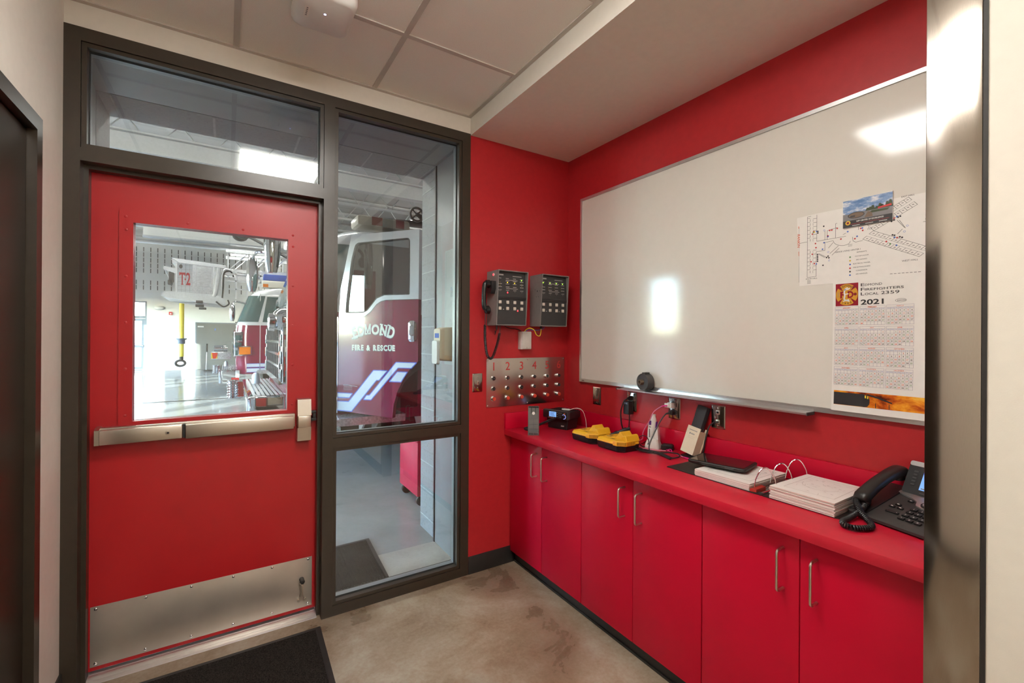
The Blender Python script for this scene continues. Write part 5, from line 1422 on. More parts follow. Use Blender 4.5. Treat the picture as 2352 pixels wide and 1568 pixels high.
while z > .62:
    pf.append((3.95 - z, .088)); pf.append((3.95 - z + .03, .080)); z -= .06
b.lathe((-3.52, 19.5, 3.95), (0, 0, -1), pf, 14); b.obj('yellow_hose', mat('yellow_hose', (.62, .50, .05), .5), t)
b = MB(); b.lathe((-3.52, 19.5, 1.34), (0, 0, -1), [(0, .17), (.05, .17), (.07, .12), (.22, .12)], 16); b.obj('blue_collar', mat('slate_collar', (.06, .08, .12), .5), t)
b = MB(); b.lathe((-3.52, 19.5, .62), (0, 0, -1), [(0, .07), (.12, .07)], 14); b.tube([(-3.55 + .15 * math.cos(a), 19.5, .36 + .11 * math.sin(a)) for a in [2 * PI * k / 24 for k in range(24)]], .045, 10, closed=True); b.obj('black_nozzle', M['rubber'], t)
MB().cyl((-3.52, 19.5, 3.96), (-3.52, 19.5, 5.89), .006, n=6).obj('suspension_cable', M['trim_alu'], t)
t = thing('floor_squeegee', 'upright floor squeegee with black grip in front of the grey door', 'squeegee', (-2.72, 19.8, 0)); MB().cyl((-2.72, 19.8, .05), (-2.70, 19.85, 1.05), .012, n=8).obj('pole', M['trim_alu'], t); MB().cyl((-2.702, 19.845, .78), (-2.698, 19.852, 1.12), .03, n=8).obj('grip', M['rubber'], t); MB().box(-2.80, 19.77, .0, -2.05, 19.83, .05).obj('blade', M['rubber'], t)

# ---------------------------------------------------------------- fire trucks
def fire_truck(Y0, X0, label, W=2.42, open_door=False):
    Y1 = Y0 + W; YC = (Y0 + Y1) / 2; XB = X0 + 3.3
    t = thing('fire_truck', label, 'fire truck', (X0 + 4, YC, 0))
    def foot(fx, g=0.0, xb=None, r=.34, ny=1):
        x0 = X0 + fx + g; xb = XB if xb is None else xb
        pts = [(xb, Y0 + g), (x0 + r + .55, Y0 + g)]
        for k in range(9):
            a = R(270 - 90 * k / 8); pts.append((x0 + r + r * math.cos(a), Y0 + g + r + r * math.sin(a)))
        for k in range(9):
            a = R(180 - 90 * k / 8); pts.append((x0 + r + r * math.cos(a), Y1 - g - r + r * math.sin(a)))
        pts += [(x0 + r + .55, Y1 - g), (xb, Y1 - g)]
        return pts
    def fx(z): return 0 if z < 1.72 else (.26 * (z - 1.72) / .73 if z < 2.45 else .26 + .35 * ((z - 2.45) / .24) ** 1.6)
    b = MB(); b.loft([[(x, y, z) for x, y in foot(f, g)] for z, f, g in ((.50, .02, .01), (.54, 0, 0), (1.0, -.02, 0), (1.5, -.02, 0), (1.715, .0, 0))]); b.obj('lower_cab', M['maroon'], t)
    b = MB(); b.loft([[(x, y, z) for x, y in foot(fx(z), g)] for z, g in ((1.716, .0), (2.0, 0), (2.45, .01), (2.57, .02), (2.64, .05), (2.69, .16))]); uc = b.obj('upper_cab', M['twhite'], t)
    b = MB()
    def sub(z, g): return [(x, y, z) for x, y in foot(fx(z), g)[1:-1]]
    rows = []
    for z in (1.80, 1.95, 2.15, 2.35, 2.46):
        p = sub(z, -.008); p[0] = (X0 + fx(z) + .44 - (z - 1.8) * .12, p[0][1], z); p[-1] = (p[0][0], p[-1][1], z); rows.append(p)
    b.loft(rows, closed=False); b.obj('windshield', M['cabglass'], t, fix=False)
    b = MB(); mid = YC
    for y in (mid - .02,): b.box(X0 - .012, y, 1.8, X0 + .02, y + .04, 1.82)
    b.obj('windshield_wiper_base', M['rubber'], t)
    # side windows, door outline, stripes
    for (ya, s) in ((Y0, -1), (Y1, 1)):
        if open_door and s < 0:
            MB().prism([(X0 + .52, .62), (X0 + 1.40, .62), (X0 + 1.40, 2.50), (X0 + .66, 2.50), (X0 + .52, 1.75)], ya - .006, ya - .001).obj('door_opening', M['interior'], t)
            b = MB(); b.box(X0 + .80, ya - .05, 1.0, X0 + 1.3, ya - .008, 1.18, r=.02); b.box(X0 + 1.15, ya - .05, 1.15, X0 + 1.33, ya - .008, 1.9, r=.03); b.obj('driver_seat', M['rubber'], t)
        else:
            MB().prism([(X0 + .56, 1.80), (X0 + 1.30, 1.80), (X0 + 1.30, 2.44), (X0 + .66, 2.44)], ya - .006 if s < 0 else ya + .001, ya - .001 if s < 0 else ya + .006).obj('door_window', M['cabglass'], t)
            b = MB(); yy = ya - .004 if s < 0 else ya + .0005
            for x in (X0 + .50, X0 + 1.42): b.box(x, yy, .55, x + .018, yy + .0035, 2.52)
            b.obj('door_seam', M['trim_alu'], t)
        MB().prism([(X0 + 1.75, 1.78), (X0 + 2.6, 1.78), (X0 + 2.6, 2.42), (X0 + 1.75, 2.42)], ya - .006 if s < 0 else ya + .001, ya - .001 if s < 0 else ya + .006).obj('rear_window', M['cabglass'], t)
    if not open_door:
        b = MB()
        for z0, z1, mi in ((.55, .645, 0), (.675, .76, 0)):
            b.box(X0 + .22, Y0 - .004, z0, X0 + .95, Y0 - .0005, z1, mi=0)
            for z in (z0, z1): b.box(X0 + .22, Y0 - .005, z - .005, X0 + .95, Y0 - .0004, z + .005, mi=1)
        b.prism([(X0 + .95, .54), (X0 + 1.05, .54), (X0 + 1.35, .95), (X0 + 1.2, .95)], Y0 - .004, Y0 - .0005, mi=0)
        b.obj('stripes', [M['stripe'], M['stripeblue']], t, smooth=False)
        b = MB()
        b.text('EDMOND', .13, X0 + 1.10, 1.42, Y0 - .004, bold=.03); b.text('FIRE & RESCUE', .07, X0 + 1.10, 1.25, Y0 - .004, bold=.03)
        b.obj('lettering', M['gold'], t, fix=False, smooth=False)
        b = MB(); b.prism(rrect(X0 + .03, .97, X0 + .33, 1.20, .02), Y0 - .05, Y0 - .001, 'y'); b.obj('marker_lamp_bezel', M['chrome'], t)
        b = MB(); b.prism(rrect(X0 + .06, .995, X0 + .30, 1.175, .015), Y0 - .06, Y0 - .0501, 'y'); b.obj('amber_lamp', M['amber'], t)
    # grille on the front face
    g = MB(); gx = X0 + .03
    g.prism([(Y0 + .32, .92), (Y1 - .32, .92), (Y1 - .32, 1.58), (Y0 + .32, 1.58)], X0 - .055, X0 - .021, 'x', holes=[[(Y0 + .38, .98), (Y1 - .38, .98), (Y1 - .38, 1.52), (Y0 + .38, 1.52)]])
    for k in range(1, 4): g.box(X0 - .052, Y0 + .38, .98 + k * .135 - .014, X0 - .024, Y1 - .38, .98 + k * .135 + .014)
    for k in range(1, 7): g.box(X0 - .05, Y0 + .38 + k * (W - .76) / 7 - .01, .98, X0 - .024, Y0 + .38 + k * (W - .76) / 7 + .01, 1.52)
    gr = g.obj('grille', M['chrome'], t, smooth=False)
    MB().box(X0 - .03, Y0 + .38, .98, X0 - .022, Y1 - .38, 1.52).obj('grille_mesh', M['rubber'], gr)
    for s, (a, c) in enumerate(((Y0 + .03, Y0 + .30), (Y1 - .30, Y1 - .03))):
        hb = MB().box(X0 - .05, a, .95, X0 + .14, c, 1.56, r=.02).obj('headlight_housing', M['chrome'], t)
        b = MB()
        for z in (.97, 1.16, 1.34): b.box(X0 - .060, a + .03, z - .0, X0 - .049, c - .03, z + .13, r=.004)
        if s == 0:
            for z in (.97, 1.16, 1.34): b.box(X0 - .02, a - .006, z, X0 + .11, a + .002, z + .125, r=.003)
        b.obj('headlight_lens', M['cabglass'], hb)
    # bumper with tread top
    bx0, bx1, bz = X0 - .36, X0 + .05, .83 if open_door else .62
    b = MB(); b.loft([[(x, y, z) for x, y in rrect(bx0 + q, Y0 + .06 + q, bx1 - q, Y1 - .06 - q, .09, 6)] for z, q in ((bz - .34, .01), (bz - .32, 0), (bz - .012, 0), (bz, .014))]); bp_ = b.obj('front_bumper', M['chrome'], t)
    b = MB()
    n_ = 8
    for k in range(n_):
        x = bx0 + .06 + .33 * k / n_
        b.box(x, Y0 + .16, bz + .0005, x + .33 / n_ * .6, YC - .01, bz + .006); b.box(x, YC + .01, bz + .0005, x + .33 / n_ * .6, Y1 - .16, bz + .006)
    b.obj('tread_strips', M['trim_alu'], bp_, smooth=False)
    b = MB(); b.box(bx0 + .35, Y0 + .05, bz - .30, bx1 + .02, Y0 + .0595, bz - .02); b.obj('tread_side', M['tread'], bp_)
    b = MB(); b.lathe((bx0 + .15, Y0 + 1.55, bz + .006), (0, 0, 1), [(0, .05), (.10, .045), (.135, .025), (.14, .01)], 16); b.obj('capped_outlet', M['stripe'], bp_)
    b = MB()
    for k in range(7): b.lathe((bx0 - .10, YC + .75, bz - .22 + k * .035), (0, 0, 1), [(0, .06), (.01, .07), (.025, .07), (.034, .06)], 14)
    b.box(bx0 - .1, YC + .72, bz - .2, bx0 + .01, YC + .78, bz); b.obj('air_horn', M['chrome'], bp_)
    if not open_door:
        b = MB(); b.box(X0 - .53, YC - .25, .84, X0 - .10, YC + .25, 1.03, r=.01); b.obj('winch_box', M['tread'], t)
        b = MB(); b.prism([(X0 - .535, .86), (X0 - .40, .86), (X0 - .40, 1.01), (X0 - .535, 1.01)], YC - .256, YC - .2505, mi=0); b.prism([(X0 - .50, .86), (X0 - .44, .86), (X0 - .40, .95), (X0 - .40, 1.01), (X0 - .52, 1.01)], YC - .259, YC - .2565, mi=1); b.obj('chevron_marker', [M['inkyellow'], mat('chevron_red', (.65, .04, .02), .3)], t, smooth=False)
        b = MB(); b.cyl((X0 - .48, YC, 1.12), (X0 - .28, YC, 1.12), .085, n=14); b.cyl((X0 - .27, YC, 1.12), (X0 - .18, YC, 1.12), .10, n=14); b.obj('intake_valve', M['chrome'], t)
        b = MB(); b.box(X0 - .1, Y0 + .04, .32, X0 + .06, Y0 + .0595, .42); b.obj('bumper_lamp', M['redlens'], t)
    # wheels, fender
    for x in (X0 + 1.72, X0 + 6.6):
        for y, s in ((Y0 + .02, 1), (Y1 - .02, -1)):
            b = MB(); b.lathe((x, y, .54), (0, s, 0), [(0, .36), (.01, .50), (.06, .54), (.26, .54), (.31, .50), (.32, .36)], 36); w_ = b.obj('wheel', M['tyre'], t)
            b = MB(); b.lathe((x, y - s * .002, .54), (0, s, 0), [(0.0, .35), (.02, .33), (.05, .20), (.02, .16), (-.03, .12), (-.04, .05)], 28); b.obj('wheel_rim', M['chrome'], w_)
        for y0 in (Y0 - .045, Y1 - .03):
            arc_o = [(x + .74 * math.cos(R(a)), .54 + .72 * math.sin(R(a))) for a in range(-5, 186, 10)]; arc_i = [(x + .63 * math.cos(R(a)), .54 + .61 * math.sin(R(a))) for a in range(185, -6, -10)]
            MB().prism(arc_o + arc_i, y0, y0 + .075).obj('fender', mat('black_fender', (.02, .012, .014), .15, coat=.6), t)
    MB().box(X0 + .6, Y0 + .35, .30, X0 + 9, Y1 - .35, .50).obj('chassis', M['rubber'], t)
    MB().box(XB + .05, Y0, .52, X0 + 9.2, Y1, 2.55, r=.03).obj('rear_body', M['maroon'], t)
    b = MB()
    for k in range(4): b.box(XB + .25 + k * 1.4, Y0 - .012, .70, XB + 1.45 + k * 1.4, Y0 - .0005, 2.3, r=.004)
    b.obj('compartment_shutters', M['trim_alu'], t)
    # step under the door
    b = MB(); b.box(X0 + .45, Y0 - .30, .52, X0 + 1.15, Y0 + .02, .60); b.box(X0 + .42, Y0 - .31, .53, X0 + .58, Y0 - .3005, .595); b.obj('cab_step', M['tread'], t)
    b = MB()
    for x in (X0 + .72, X0 + .86): b.prism([(Y0 - .22, .52), (Y0 + .0, .52), (Y0 + .0, .36)], x, x + .02, 'x')
    b.obj('step_brackets', M['trim_alu'], t)
    return t
def mirror(t, x, y, z0, z1, yc, w=.15):
    b = MB(); rings = []
    for k in range(9):
        f = k / 8; z = z0 + (z1 - z0) * f; s = math.sin(PI * (.06 + .88 * f)) ** .35
        rings.append([(x + w / 2 * s * math.cos(2 * PI * a / 18), y + .055 * s * math.sin(2 * PI * a / 18), z) for a in range(18)])
    b.loft(rings); o = b.obj('mirror', M['chrome'], t)
    b = MB(); b.box(x + w * .30, y - .04, z0 + .05, x + w * .36, y + .04, z1 - .05, r=.01); b.obj('mirror_glass', M['cabglass'], o)
    b = MB(); b.tube(catmull([(x, y, z1 - .04), (x + .06, (y + yc) / 2, z1 + .06), (x + .30, yc, z1 + .02)], 8), .022, 10); b.obj('mirror_arm', M['chrome'], o)

t1 = fire_truck(2.70, -1.49, 'maroon and white fire truck with open driver door behind the sidelight', open_door=True)
mirror(t1, -1.665, 2.35, 2.05, 2.72, 2.72, .15); mirror(t1, -1.70, 5.40, 2.12, 2.64, 5.1, .16)
b = MB(); b.ball((-1.90, 2.40, 2.42), .075, .06, .075, 16, 10); b.tube(catmull([(-1.90, 2.40, 2.46), (-1.80, 2.45, 2.55), (-1.35, 2.75, 2.55)], 8), .02, 8); b.obj('convex_mirror', M['black'], t1)
b = MB(); b.ball((-1.86, 5.40, 2.93), .10, .06, .07, 16, 10); b.tube(catmull([(-1.86, 5.4, 2.95), (-1.7, 5.3, 2.9), (-1.2, 5.1, 2.6)], 8), .02, 8); b.obj('convex_mirror', M['black'], t1)
b = MB(); b.ball((-1.50, 2.92, 1.63), .13, .13, .13, 20, 12); b.lathe((-1.60, 2.92, 1.60), (-1, 0, 0), [(0, .10), (.05, .09), (.06, .06)], 18); b.obj('mechanical_siren', M['chrome'], t1)
# roof fittings on truck one
b = MB(); b.box(-.78, 2.78, 2.72, -.16, 3.12, 2.84, r=.03); lb = b.obj('light_bar', mat('clouded_lens', (.36, .34, .29), .3), t1)
b = MB(); b.box(-.62, 2.775, 2.735, -.50, 2.7795, 2.83); b.box(-.34, 2.775, 2.735, -.24, 2.7795, 2.83); b.obj('red_lens', M['redlens'], lb)
b = MB(); b.tube([(.37 + .10 * math.cos(a), 4.0, 3.28 + .10 * math.sin(a)) for a in [2 * PI * k / 28 for k in range(28)]], .018, 10, closed=True)
for k in range(4): b.cyl((.37, 4.0, 3.28), (.37 + .1 * math.cos(PI / 4 + k * PI / 2), 4.0, 3.28 + .1 * math.sin(PI / 4 + k * PI / 2)), .011, n=8)
b.cyl((.37, 4.0, 3.28), (.60, 4.1, 3.24), .03, n=10); hw = b.obj('valve_handwheel', M['rubber'], t1)
b = MB(); b.cyl((.6, 4.1, 2.6), (.6, 4.1, 3.3), .07, n=14); b.cyl((.75, 4.1, 3.18), (-.35, 4.1, 3.12), .06, .035, n=14); b.obj('deck_gun', M['black'], t1)
b = MB()
for y in (2.85, 4.95):
    b.tube([(.55, y, 2.62), (.55, y, 2.98), (6.5, y, 2.98)], .025, 8)
    for x in (1.6, 2.8, 4.0, 5.2): b.cyl((x, y, 2.5), (x, y, 2.98), .02, n=8)
b.obj('roof_handrail', M['trim_alu'], t1)

# open driver door
TDR = fr(-1.0, 2.70, 0, R(-49.8))

outline = [(-.003, .645), (.011, 1.68), (.036, 1.98), (.168, 2.545), (.990, 2.555), (.984, 1.89), (.981, 1.20), (.902, 1.135), (.825, 1.03), (.748, .889), (.703, .748), (.686, .602)]
belt = [(.011, 1.66), (.337, 1.662), (.412, 1.71), (.487, 1.791), (.541, 1.822), (.601, 1.834), (.984, 1.837)]
win = [(.104, 1.711), (.108, 1.80), (.170, 2.261), (.212, 2.407), (.225, 2.435), (.256, 2.452), (.845, 2.468), (.868, 2.462), (.877, 2.44), (.877, 1.892), (.581, 1.892), (.486, 1.858), (.418, 1.783), (.371, 1.731), (.322, 1.711)]
b = MB(TDR); b.prism([outline[0], outline[1]] + belt[1:] + outline[6:], 0, .055); cd = b.obj('open_cab_door', M['maroon'], t1)
tag_ = cd
b = MB(TDR); b.prism([belt[0]] + outline[2:5] + belt[::-1][0:6], -.001, .056, holes=[win]); b.obj('white_window_frame', M['twhite'], cd)
b = MB(TDR); b.prism(win, .018, .024); b.obj('door_window_pane', M['glass2'], cd)
b = MB(TDR)
def rim(pts, w, y0, y1, closed=True):
    n = len(pts)
    for k in range(n if closed else n - 1):
        b.line(pts[k], pts[(k + 1) % n], w, y0)
rim(win, .012, -.0022, 0); rim(belt, .006, -.0022, 0, False); b.obj('window_rubber_seal', M['rubber'], cd, smooth=False)
sA = [(-.003, .839), (.196, .839), (.154, .789), (-.003, .789)]
sB = [(-.003, .749), (.145, .749), (.454, 1.095), (.624, 1.095), (.523, .990), (.493, .990), (.184, .644), (-.003, .648)]
sC = [(.726, 1.186), (.966, 1.186), (.906, 1.127), (.750, 1.127), (.426, .778), (.332, .778), (.371, .828), (.405, .828)]
sD = [(.741, 1.087), (.861, 1.087), (.786, .981), (.646, .981)]
b = MB(TDR)
for p in (sA, sB, sC, sD): b.poly(p, -.0010)
b.obj('white_stripes', M['stripe'], cd, fix=False, smooth=False)
b = MB(TDR)
for p in (sA, sB, sC, sD): rim(p, .009, -.0015, 0)
b.obj('blue_stripe_edges', M['stripeblue'], cd, fix=False, smooth=False)
# arched lettering in slab serif letters
SER = {'E': [(0, 0), (0, 1)], 'D': [(0, 0), (0, 1)], 'M': [(0, 0), (1, 0)], 'N': [(0, 0), (1, 1), (0, 1)], 'F': [(0, 0), (0, 1)], 'I': [(0, 0), (0, 1)], 'R': [(0, 0), (0, 1), (1, 0)], 'U': [(0, 1), (1, 1)]}
def serif(b, st, h, x0, x1, zbase, d, bold, drop, mi=0, hb=0.0):
    """string spread from x0 to x1, baseline following a shallow arch of height drop"""
    ws = [max(.35, (glyph(c, bold)[3] - glyph(c, bold)[2])) if c != ' ' else .32 for c in st]
    gap = .09; tot = sum(ws) + gap * (len(st) - 1); k = (x1 - x0) / tot; x = x0
    for c, w in zip(st, ws):
        if c != ' ':
            xc = x + w * k / 2; u = (xc - (x0 + x1) / 2) / ((x1 - x0) / 2); zb = zbase + drop * (1 - u * u); hh = h * (1 + hb * u * u); sl = -2 * drop * u / ((x1 - x0) / 2)
            if c == 'M':
                P_ = lambda u_, v_: (xc + (u_ - .5) * w * k, zb + v_ * hh + (u_ - .5) * w * k * sl)
                for q0, q1 in ((P_(.1, 0), P_(.1, 1)), (P_(.9, 0), P_(.9, 1)), (P_(.12, 1), P_(.5, .12)), (P_(.88, 1), P_(.5, .12))): b.line(q0, q1, w * k * .19, d, mi=mi)
            else: b.text(c, hh, xc, zb + hh / 2, d, bold=bold, wid=w * k, mi=mi, rot=math.atan(sl) * .8)
            for (sx, sz) in SER.get(c, []):
                px = xc + (sx - .5) * w * k * (.86 if sx in (0, 1) else 0) + (.010 if sx == 0 else -.010); pz = zb + sz * hh + (px - xc) * sl
                b.line((px - h * .17, pz - h * .17 * sl + (.006 if sz == 0 else -.006)), (px + h * .17, pz + h * .17 * sl + (.006 if sz == 0 else -.006)), h * .13, d - .0001, mi=mi)
        x += (w + gap) * k
b = MB(TDR)
serif(b, 'EDMOND', .112, .186, .712, 1.418, -.0012, .05, .056, 1, .25); serif(b, 'FIRE & RESCUE', .064, .183, .716, 1.300, -.0012, .05, 0, 1)
serif(b, 'EDMOND', .106, .186, .708, 1.424, -.0022, .045, .056, 0, .25); serif(b, 'FIRE & RESCUE', .060, .183, .712, 1.306, -.0022, .045, 0, 0)
b.obj('cream_lettering', [M['gold'], M['letter_shadow']], cd, fix=False, smooth=False)
b = MB(TDR)
for k in range(6):
    for q in range(14): b.rect(.078 + q * .008 + k * .001, .872 + k * .009, .0815 + q * .008 + k * .001, .875 + k * .009, -.0014)
b.tube([(.075, -.003, .925), (.14, -.003, .928), (.20, -.003, .920), (.255, -.003, .913)], .0025, 6); b.obj('hatched_emblem', M['stripe'], cd, fix=False, smooth=False)
b = MB(TDR); b.poly([(.184 + .055 * math.cos(2 * PI * k / 24), 1.6605 + .016 * math.sin(2 * PI * k / 24)) for k in range(24)], -.0030); b.obj('maker_badge', M['chrome'], cd, fix=False)
b = MB(TDR); [b.rect(.150 + k * .012, 1.655, .158 + k * .012, 1.666, -.0034) for k in range(6)]; b.obj('maker_badge_letters', M['ink'], cd, fix=False, smooth=False)
b = MB(TDR); b.loft([[(x, y, z) for x, z in rrect(.872 + g, 1.395 + g, .968 - g, 1.622 - g, .035)] for y, g in ((-.0005, 0), (-.018, .004), (-.022, .012))]); hd = b.obj('door_handle', M['chrome'], cd)
b = MB(TDR); b.loft([[(x, y, z) for x, z in rrect(.895 + g, 1.46 + g, .945 - g, 1.57 - g, .015)] for y, g in ((-.0225, 0), (-.034, .006))]); b.obj('handle_paddle', M['chrome'], hd)
b = MB(TDR); b.box(-.012, -.006, .62, .002, .05, 1.66); b.obj('hinge_strip', M['chrome'], cd)
b = MB(TDR); b.box(.20, .0562, .75, .66, .075, 1.55, r=.01); b.obj('inner_door_card', M['interior'], cd)

# ---------------------------------------------------------------- second truck with ladder and bucket
t2 = fire_truck(10.50, -1.82, 'second fire truck farther back, seen through the glazed red door')
mirror(t2, -1.91, 10.2, 1.80, 2.22, 10.5, .12); mirror(t2, -.93, 10.28, 1.78, 2.36, 10.5, .14)
b = MB(); b.box(-1.25, 10.75, 2.70, -.45, 11.05, 2.88, r=.02); lb2 = b.obj('light_bar', M['gold'], t2)
MB().box(-1.22, 10.80, 2.90, 1.2, 11.2, 3.05, r=.02).obj('blue_hose_cover', mat('blue_cover', (.04, .10, .45), .5), t2)
b = MB(); b.box(-1.24, 10.745, 2.71, -1.12, 10.7495, 2.79); b.obj('amber_lens', M['amber'], lb2)
# aerial ladder
b = MB()
for y in (11.2, 12.4):
    for z in (3.12, 3.62): b.box(-2.05, y - .04, z - .04, 7.2, y + .04, z + .04)
    for k in range(20):
        x = -2.0 + k * .46; b.cyl((x, y, 3.12), (x, y, 3.62), .02, n=8); b.cyl((x, y, 3.12), (x + .46, y, 3.62), .016, n=6)
for k in range(24): b.cyl((-2.0 + k * .38, 11.2, 3.12), (-2.0 + k * .38, 12.4, 3.12), .022, n=8)
ld = b.obj('aerial_ladder', M['trim_alu'], t2)
b = MB(); b.box(2.2, 11.3, 2.5, 3.4, 12.3, 3.08, r=.05); b.obj('ladder_turntable', M['trim_alu'], t2)
# bucket: near face on y = 11.0
BX0, BX1, BY0, BY1 = -3.04, -2.28, 11.0, 12.75
b = MB()
b.prism([(-3.34, 2.49), (-3.34, 2.39), (-3.18, 2.34), (-2.28, 2.24), (-2.05, 2.24), (-2.05, 2.36), (-2.28, 2.47), (-3.06, 2.50)], BY0 - .03, BY0 + .06)
b.prism([(-3.34, 2.49), (-3.34, 2.39), (-3.18, 2.34), (-2.28, 2.24), (-2.05, 2.24), (-2.05, 2.36), (-2.28, 2.47), (-3.06, 2.50)], BY1 - .06, BY1)
b.box(-3.3, BY0 + .06, 2.36, -2.1, BY1 - .06, 2.46)
b.prism([(-3.15, 3.31), (-2.05, 3.22), (-2.05, 3.14), (-3.0, 3.20)], BY0 - .02, BY0 + .05); b.prism([(-3.15, 3.31), (-2.05, 3.22), (-2.05, 3.14), (-3.0, 3.20)], BY1 - .05, BY1)
b.box(-3.14, BY0 + .05, 3.20, -3.0, BY1 - .05, 3.28)
for x in (-3.05, -2.30): b.box(x - .02, BY0 - .01, 2.48, x + .02, BY0 + .04, 3.18)
b.prism([(-3.29, 3.10), (-3.29, 3.02), (-3.05, 2.93), (-3.05, 3.06)], BY0 + .0, BY0 + .05)
b.cyl((-3.29, BY0 + .02, 3.06), (-3.18, BY0 + .02, 2.80), .012, n=6)
bk = b.obj('bucket_frame', M['trim_alu'], t2)
b = MB(); b.box(-3.03, BY0 + .005, 2.50, -2.735, BY0 + .03, 3.20); b.box(-3.03, BY0 + .03, 2.5, -3.0, BY1 - .03, 3.20); b.obj('white_bucket_panel', M['twhite'], bk)
b = MB(); b.box(-2.733, BY0 + .005, 2.48, -2.30, BY0 + .03, 3.21); b.obj('tread_bucket_panel', M['tread'], bk)
b = MB(); b.prism([(-2.64, 2.66), (-2.36, 2.66), (-2.36, 3.14), (-2.64, 3.14)], BY0 - .006, BY0 + .0045); b.obj('ribbed_bucket_gate', mat('ribbed_plate', (.42, .43, .45), .35, 1.0, var=.4, vscale=90, stretch=(.2, 1, 1)), bk)
b = MB()
serif(b, 'T', .30, -2.985, -2.885, 2.68, BY0 + .003, .02, 0); serif(b, '2', .30, -2.862, -2.775, 2.68, BY0 + .003, .02, 0); b.rect(-2.890, 2.79, -2.862, 2.83, BY0 + .003)
b.line((-2.985, 2.975), (-2.985, 2.90), .02, BY0 + .0028); b.line((-2.885, 2.975), (-2.885, 2.90), .02, BY0 + .0028); b.line((-2.96, 2.688), (-2.91, 2.688), .018, BY0 + .0028)
b.obj('unit_number', mat('unit_red', (.50, .02, .03), .4), bk, fix=False, smooth=False)
b = MB()
for x in (-3.03, -2.95, -2.87, -2.79): b.line((x, 2.5), (x, 3.2), .004, BY0 + .0042)
for k in range(7): b.line((-3.03, 2.55 + k * .1), (-2.735, 2.55 + k * .1), .004, BY0 + .0042)
b.obj('panel_seams', M['inkgrey'], bk, fix=False, smooth=False)
b = MB(); b.ball((-2.965, BY0 + .0, 3.115), .035, .01, .05, 14, 8); b.box(-3.20, BY0, 2.72, -3.10, BY0 + .1, 2.98, r=.02); b.box(-3.22, BY0, 2.66, -3.12, BY0 + .1, 2.78, r=.02); b.obj('spotlight', M['dgrey'], bk)
b = MB(); b.box(-2.66, BY0 - .06, 2.24, -2.52, BY0 + .03, 2.31, r=.01); b.box(-2.67, BY0 - .06, 2.15, -2.50, BY0 + .03, 2.215, r=.01); b.box(-2.60, BY0 - .06, 2.09, -2.45, BY0 + .03, 2.14, r=.01); b.obj('bucket_floodlights', M['dgrey'], bk)
b = MB()
b.tube(catmull([(-2.20, BY0, 3.15), (-2.22, BY0, 2.9), (-2.26, BY0, 2.55), (-2.30, BY0, 2.42)], 6), .05, 10)
b.tube(catmull([(-1.95, BY0 + .05, 3.10), (-2.05, BY0, 3.12), (-2.12, BY0, 3.0), (-2.14, BY0, 2.6)], 8), .03, 10); b.obj('bucket_pivot_arms', M['trim_alu'], bk)
b = MB(); b.tube(catmull([(-1.88, BY0 + .05, 2.95), (-1.95, BY0, 3.08), (-2.08, BY0 - .02, 3.02), (-2.10, BY0 - .02, 2.7), (-2.12, BY0, 2.40)], 8), .018, 8); b.tube(catmull([(-2.25, BY0 - .03, 2.30), (-2.1, BY0 - .05, 2.18), (-1.98, BY0 - .03, 2.25), (-2.0, BY0, 2.35)], 8), .018, 8); b.obj('hydraulic_hoses', M['rubber'], bk)
b = MB()
for z in (2.62, 2.82, 3.0): b.box(-2.0, BY0, z, -1.2, BY0 + .05, z + .03)
for x in (-1.85, -1.6, -1.3): b.box(x, BY0, 2.4, x + .04, BY0 + .05, 3.15)
b.box(-2.18, BY0 + .02, 2.98, -1.9, BY0 + .1, 3.12); b.box(-1.8, BY0 + .06, 2.86, -1.5, BY0 + .3, 3.05); b.obj('ladder_tip_rails', M['trim_alu'], bk)
# red tool chest edge and soap dispenser beyond the sidelight
t = thing('tool_chest', 'red rolling tool chest half hidden behind the grey block wall', 'tool chest', (-.30, 1.4, 0))
MB().box(-.650, 1.19, .09, .05, 1.65, .545, r=.006).obj('chest_body', mat('tool_red', (.55, .02, .06), .35), t); MB().box(-.654, 1.185, .5455, .055, 1.655, .585, r=.006).obj('chest_lid', mat('tool_red_lid', (.45, .01, .04), .35), t)
b = MB()
for x in (-.60, 0):
    for y in (1.23, 1.60): b.cyl((x, y - .012, .045), (x, y + .012, .045), .045, n=16); b.box(x - .03, y - .02, .05, x + .03, y + .02, .1)
b.obj('casters', M['rubber'], t)
t = thing('soap_dispenser', 'beige hand sanitizer dispenser on the jamb outside the sidelight', 'dispenser', (-.83, .26, 1.3))
TSD = fr(-.770, .255, 1.40, -PI / 2)
b = MB(TSD); b.loft([[(x, y, z) for x, z in rrect(-.062 + g, -.105 + g, .062 - g, .115 - g, .015)] for y, g in ((-.0008, 0), (-.075, .002), (-.105, .012))]); b.obj('dispenser_body', M['cream'], t)
b = MB(TSD); b.loft([[(x, y, z) for x, z in rrect(-.045 + g, -.125 + g, .045 - g, .03 - g, .015)] for y, g in ((-.1052, 0), (-.122, .004))]); b.obj('push_lever', M['white'], t)
b = MB(TSD); b.rect(-.035, .045, .035, .075, -.1055); b.obj('blue_label', M['inkblue'], t, fix=False)
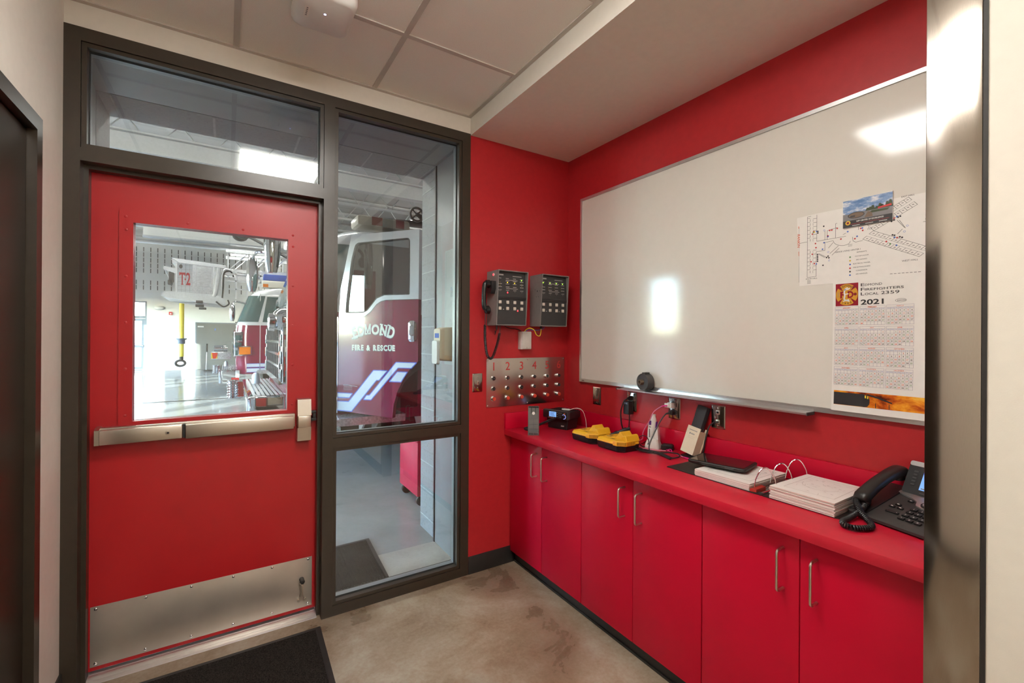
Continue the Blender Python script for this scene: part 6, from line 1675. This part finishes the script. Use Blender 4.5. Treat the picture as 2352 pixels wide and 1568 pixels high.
# ================================================================ camera, sky, sun
cam = bpy.data.cameras.new('camera')
co = bpy.data.objects.new('camera', cam); COL.objects.link(co); SC.camera = co
cam.sensor_fit = 'HORIZONTAL'; cam.sensor_width = 36.0
cam.lens = 36.0 * 1037.24 / 2352
cam.shift_y = (774.29 - 784) / 2352 * 1.0
cam.clip_start = .02; cam.clip_end = 400
yaw, roll = R(32.307), R(0.361)
F = Vector((math.sin(yaw), math.cos(yaw), 0.0007)).normalized(); Rt = Vector((math.cos(yaw), -math.sin(yaw), 0)); U = Rt.cross(F)
R2 = Rt * math.cos(roll) + U * math.sin(roll); U2 = U * math.cos(roll) - Rt * math.sin(roll)
co.matrix_world = Matrix(((R2.x, U2.x, -F.x, -2.0261), (R2.y, U2.y, -F.y, -2.4746), (R2.z, U2.z, -F.z, 1.45), (0, 0, 0, 1)))
w = bpy.data.worlds.new('sky'); SC.world = w; w.use_nodes = True
nt = w.node_tree; bg = nt.nodes['Background']
sk = nt.nodes.new('ShaderNodeTexSky'); sk.sky_type = 'NISHITA'; sk.sun_disc = False; sk.sun_elevation = R(38); sk.sun_rotation = R(-135); sk.air_density = 1.0; sk.dust_density = 0.6
nt.links.new(sk.outputs[0], bg.inputs['Color']); bg.inputs['Strength'].default_value = SKY
sl_ = bpy.data.lights.new('sun', 'SUN'); sl_.energy = SUN; sl_.angle = R(.55); sl_.color = (1.0, .97, .92)
so = bpy.data.objects.new('sun', sl_); COL.objects.link(so)
so.rotation_euler = Vector((.70, .70, -.31)).to_track_quat('-Z', 'Y').to_euler()
SC.view_settings.view_transform = 'Standard'; SC.view_settings.look = 'None'; SC.view_settings.gamma = 1.0; SC.view_settings.use_curve_mapping = False
SC.view_settings.exposure = EXPO
SC.cycles.use_denoising = True
SC.cycles.max_bounces = 10; SC.cycles.diffuse_bounces = 5; SC.cycles.glossy_bounces = 5; SC.cycles.transparent_max_bounces = 24
SC.cycles.caustics_reflective = False; SC.cycles.caustics_refractive = False
SC.cycles.sample_clamp_indirect = 6.0
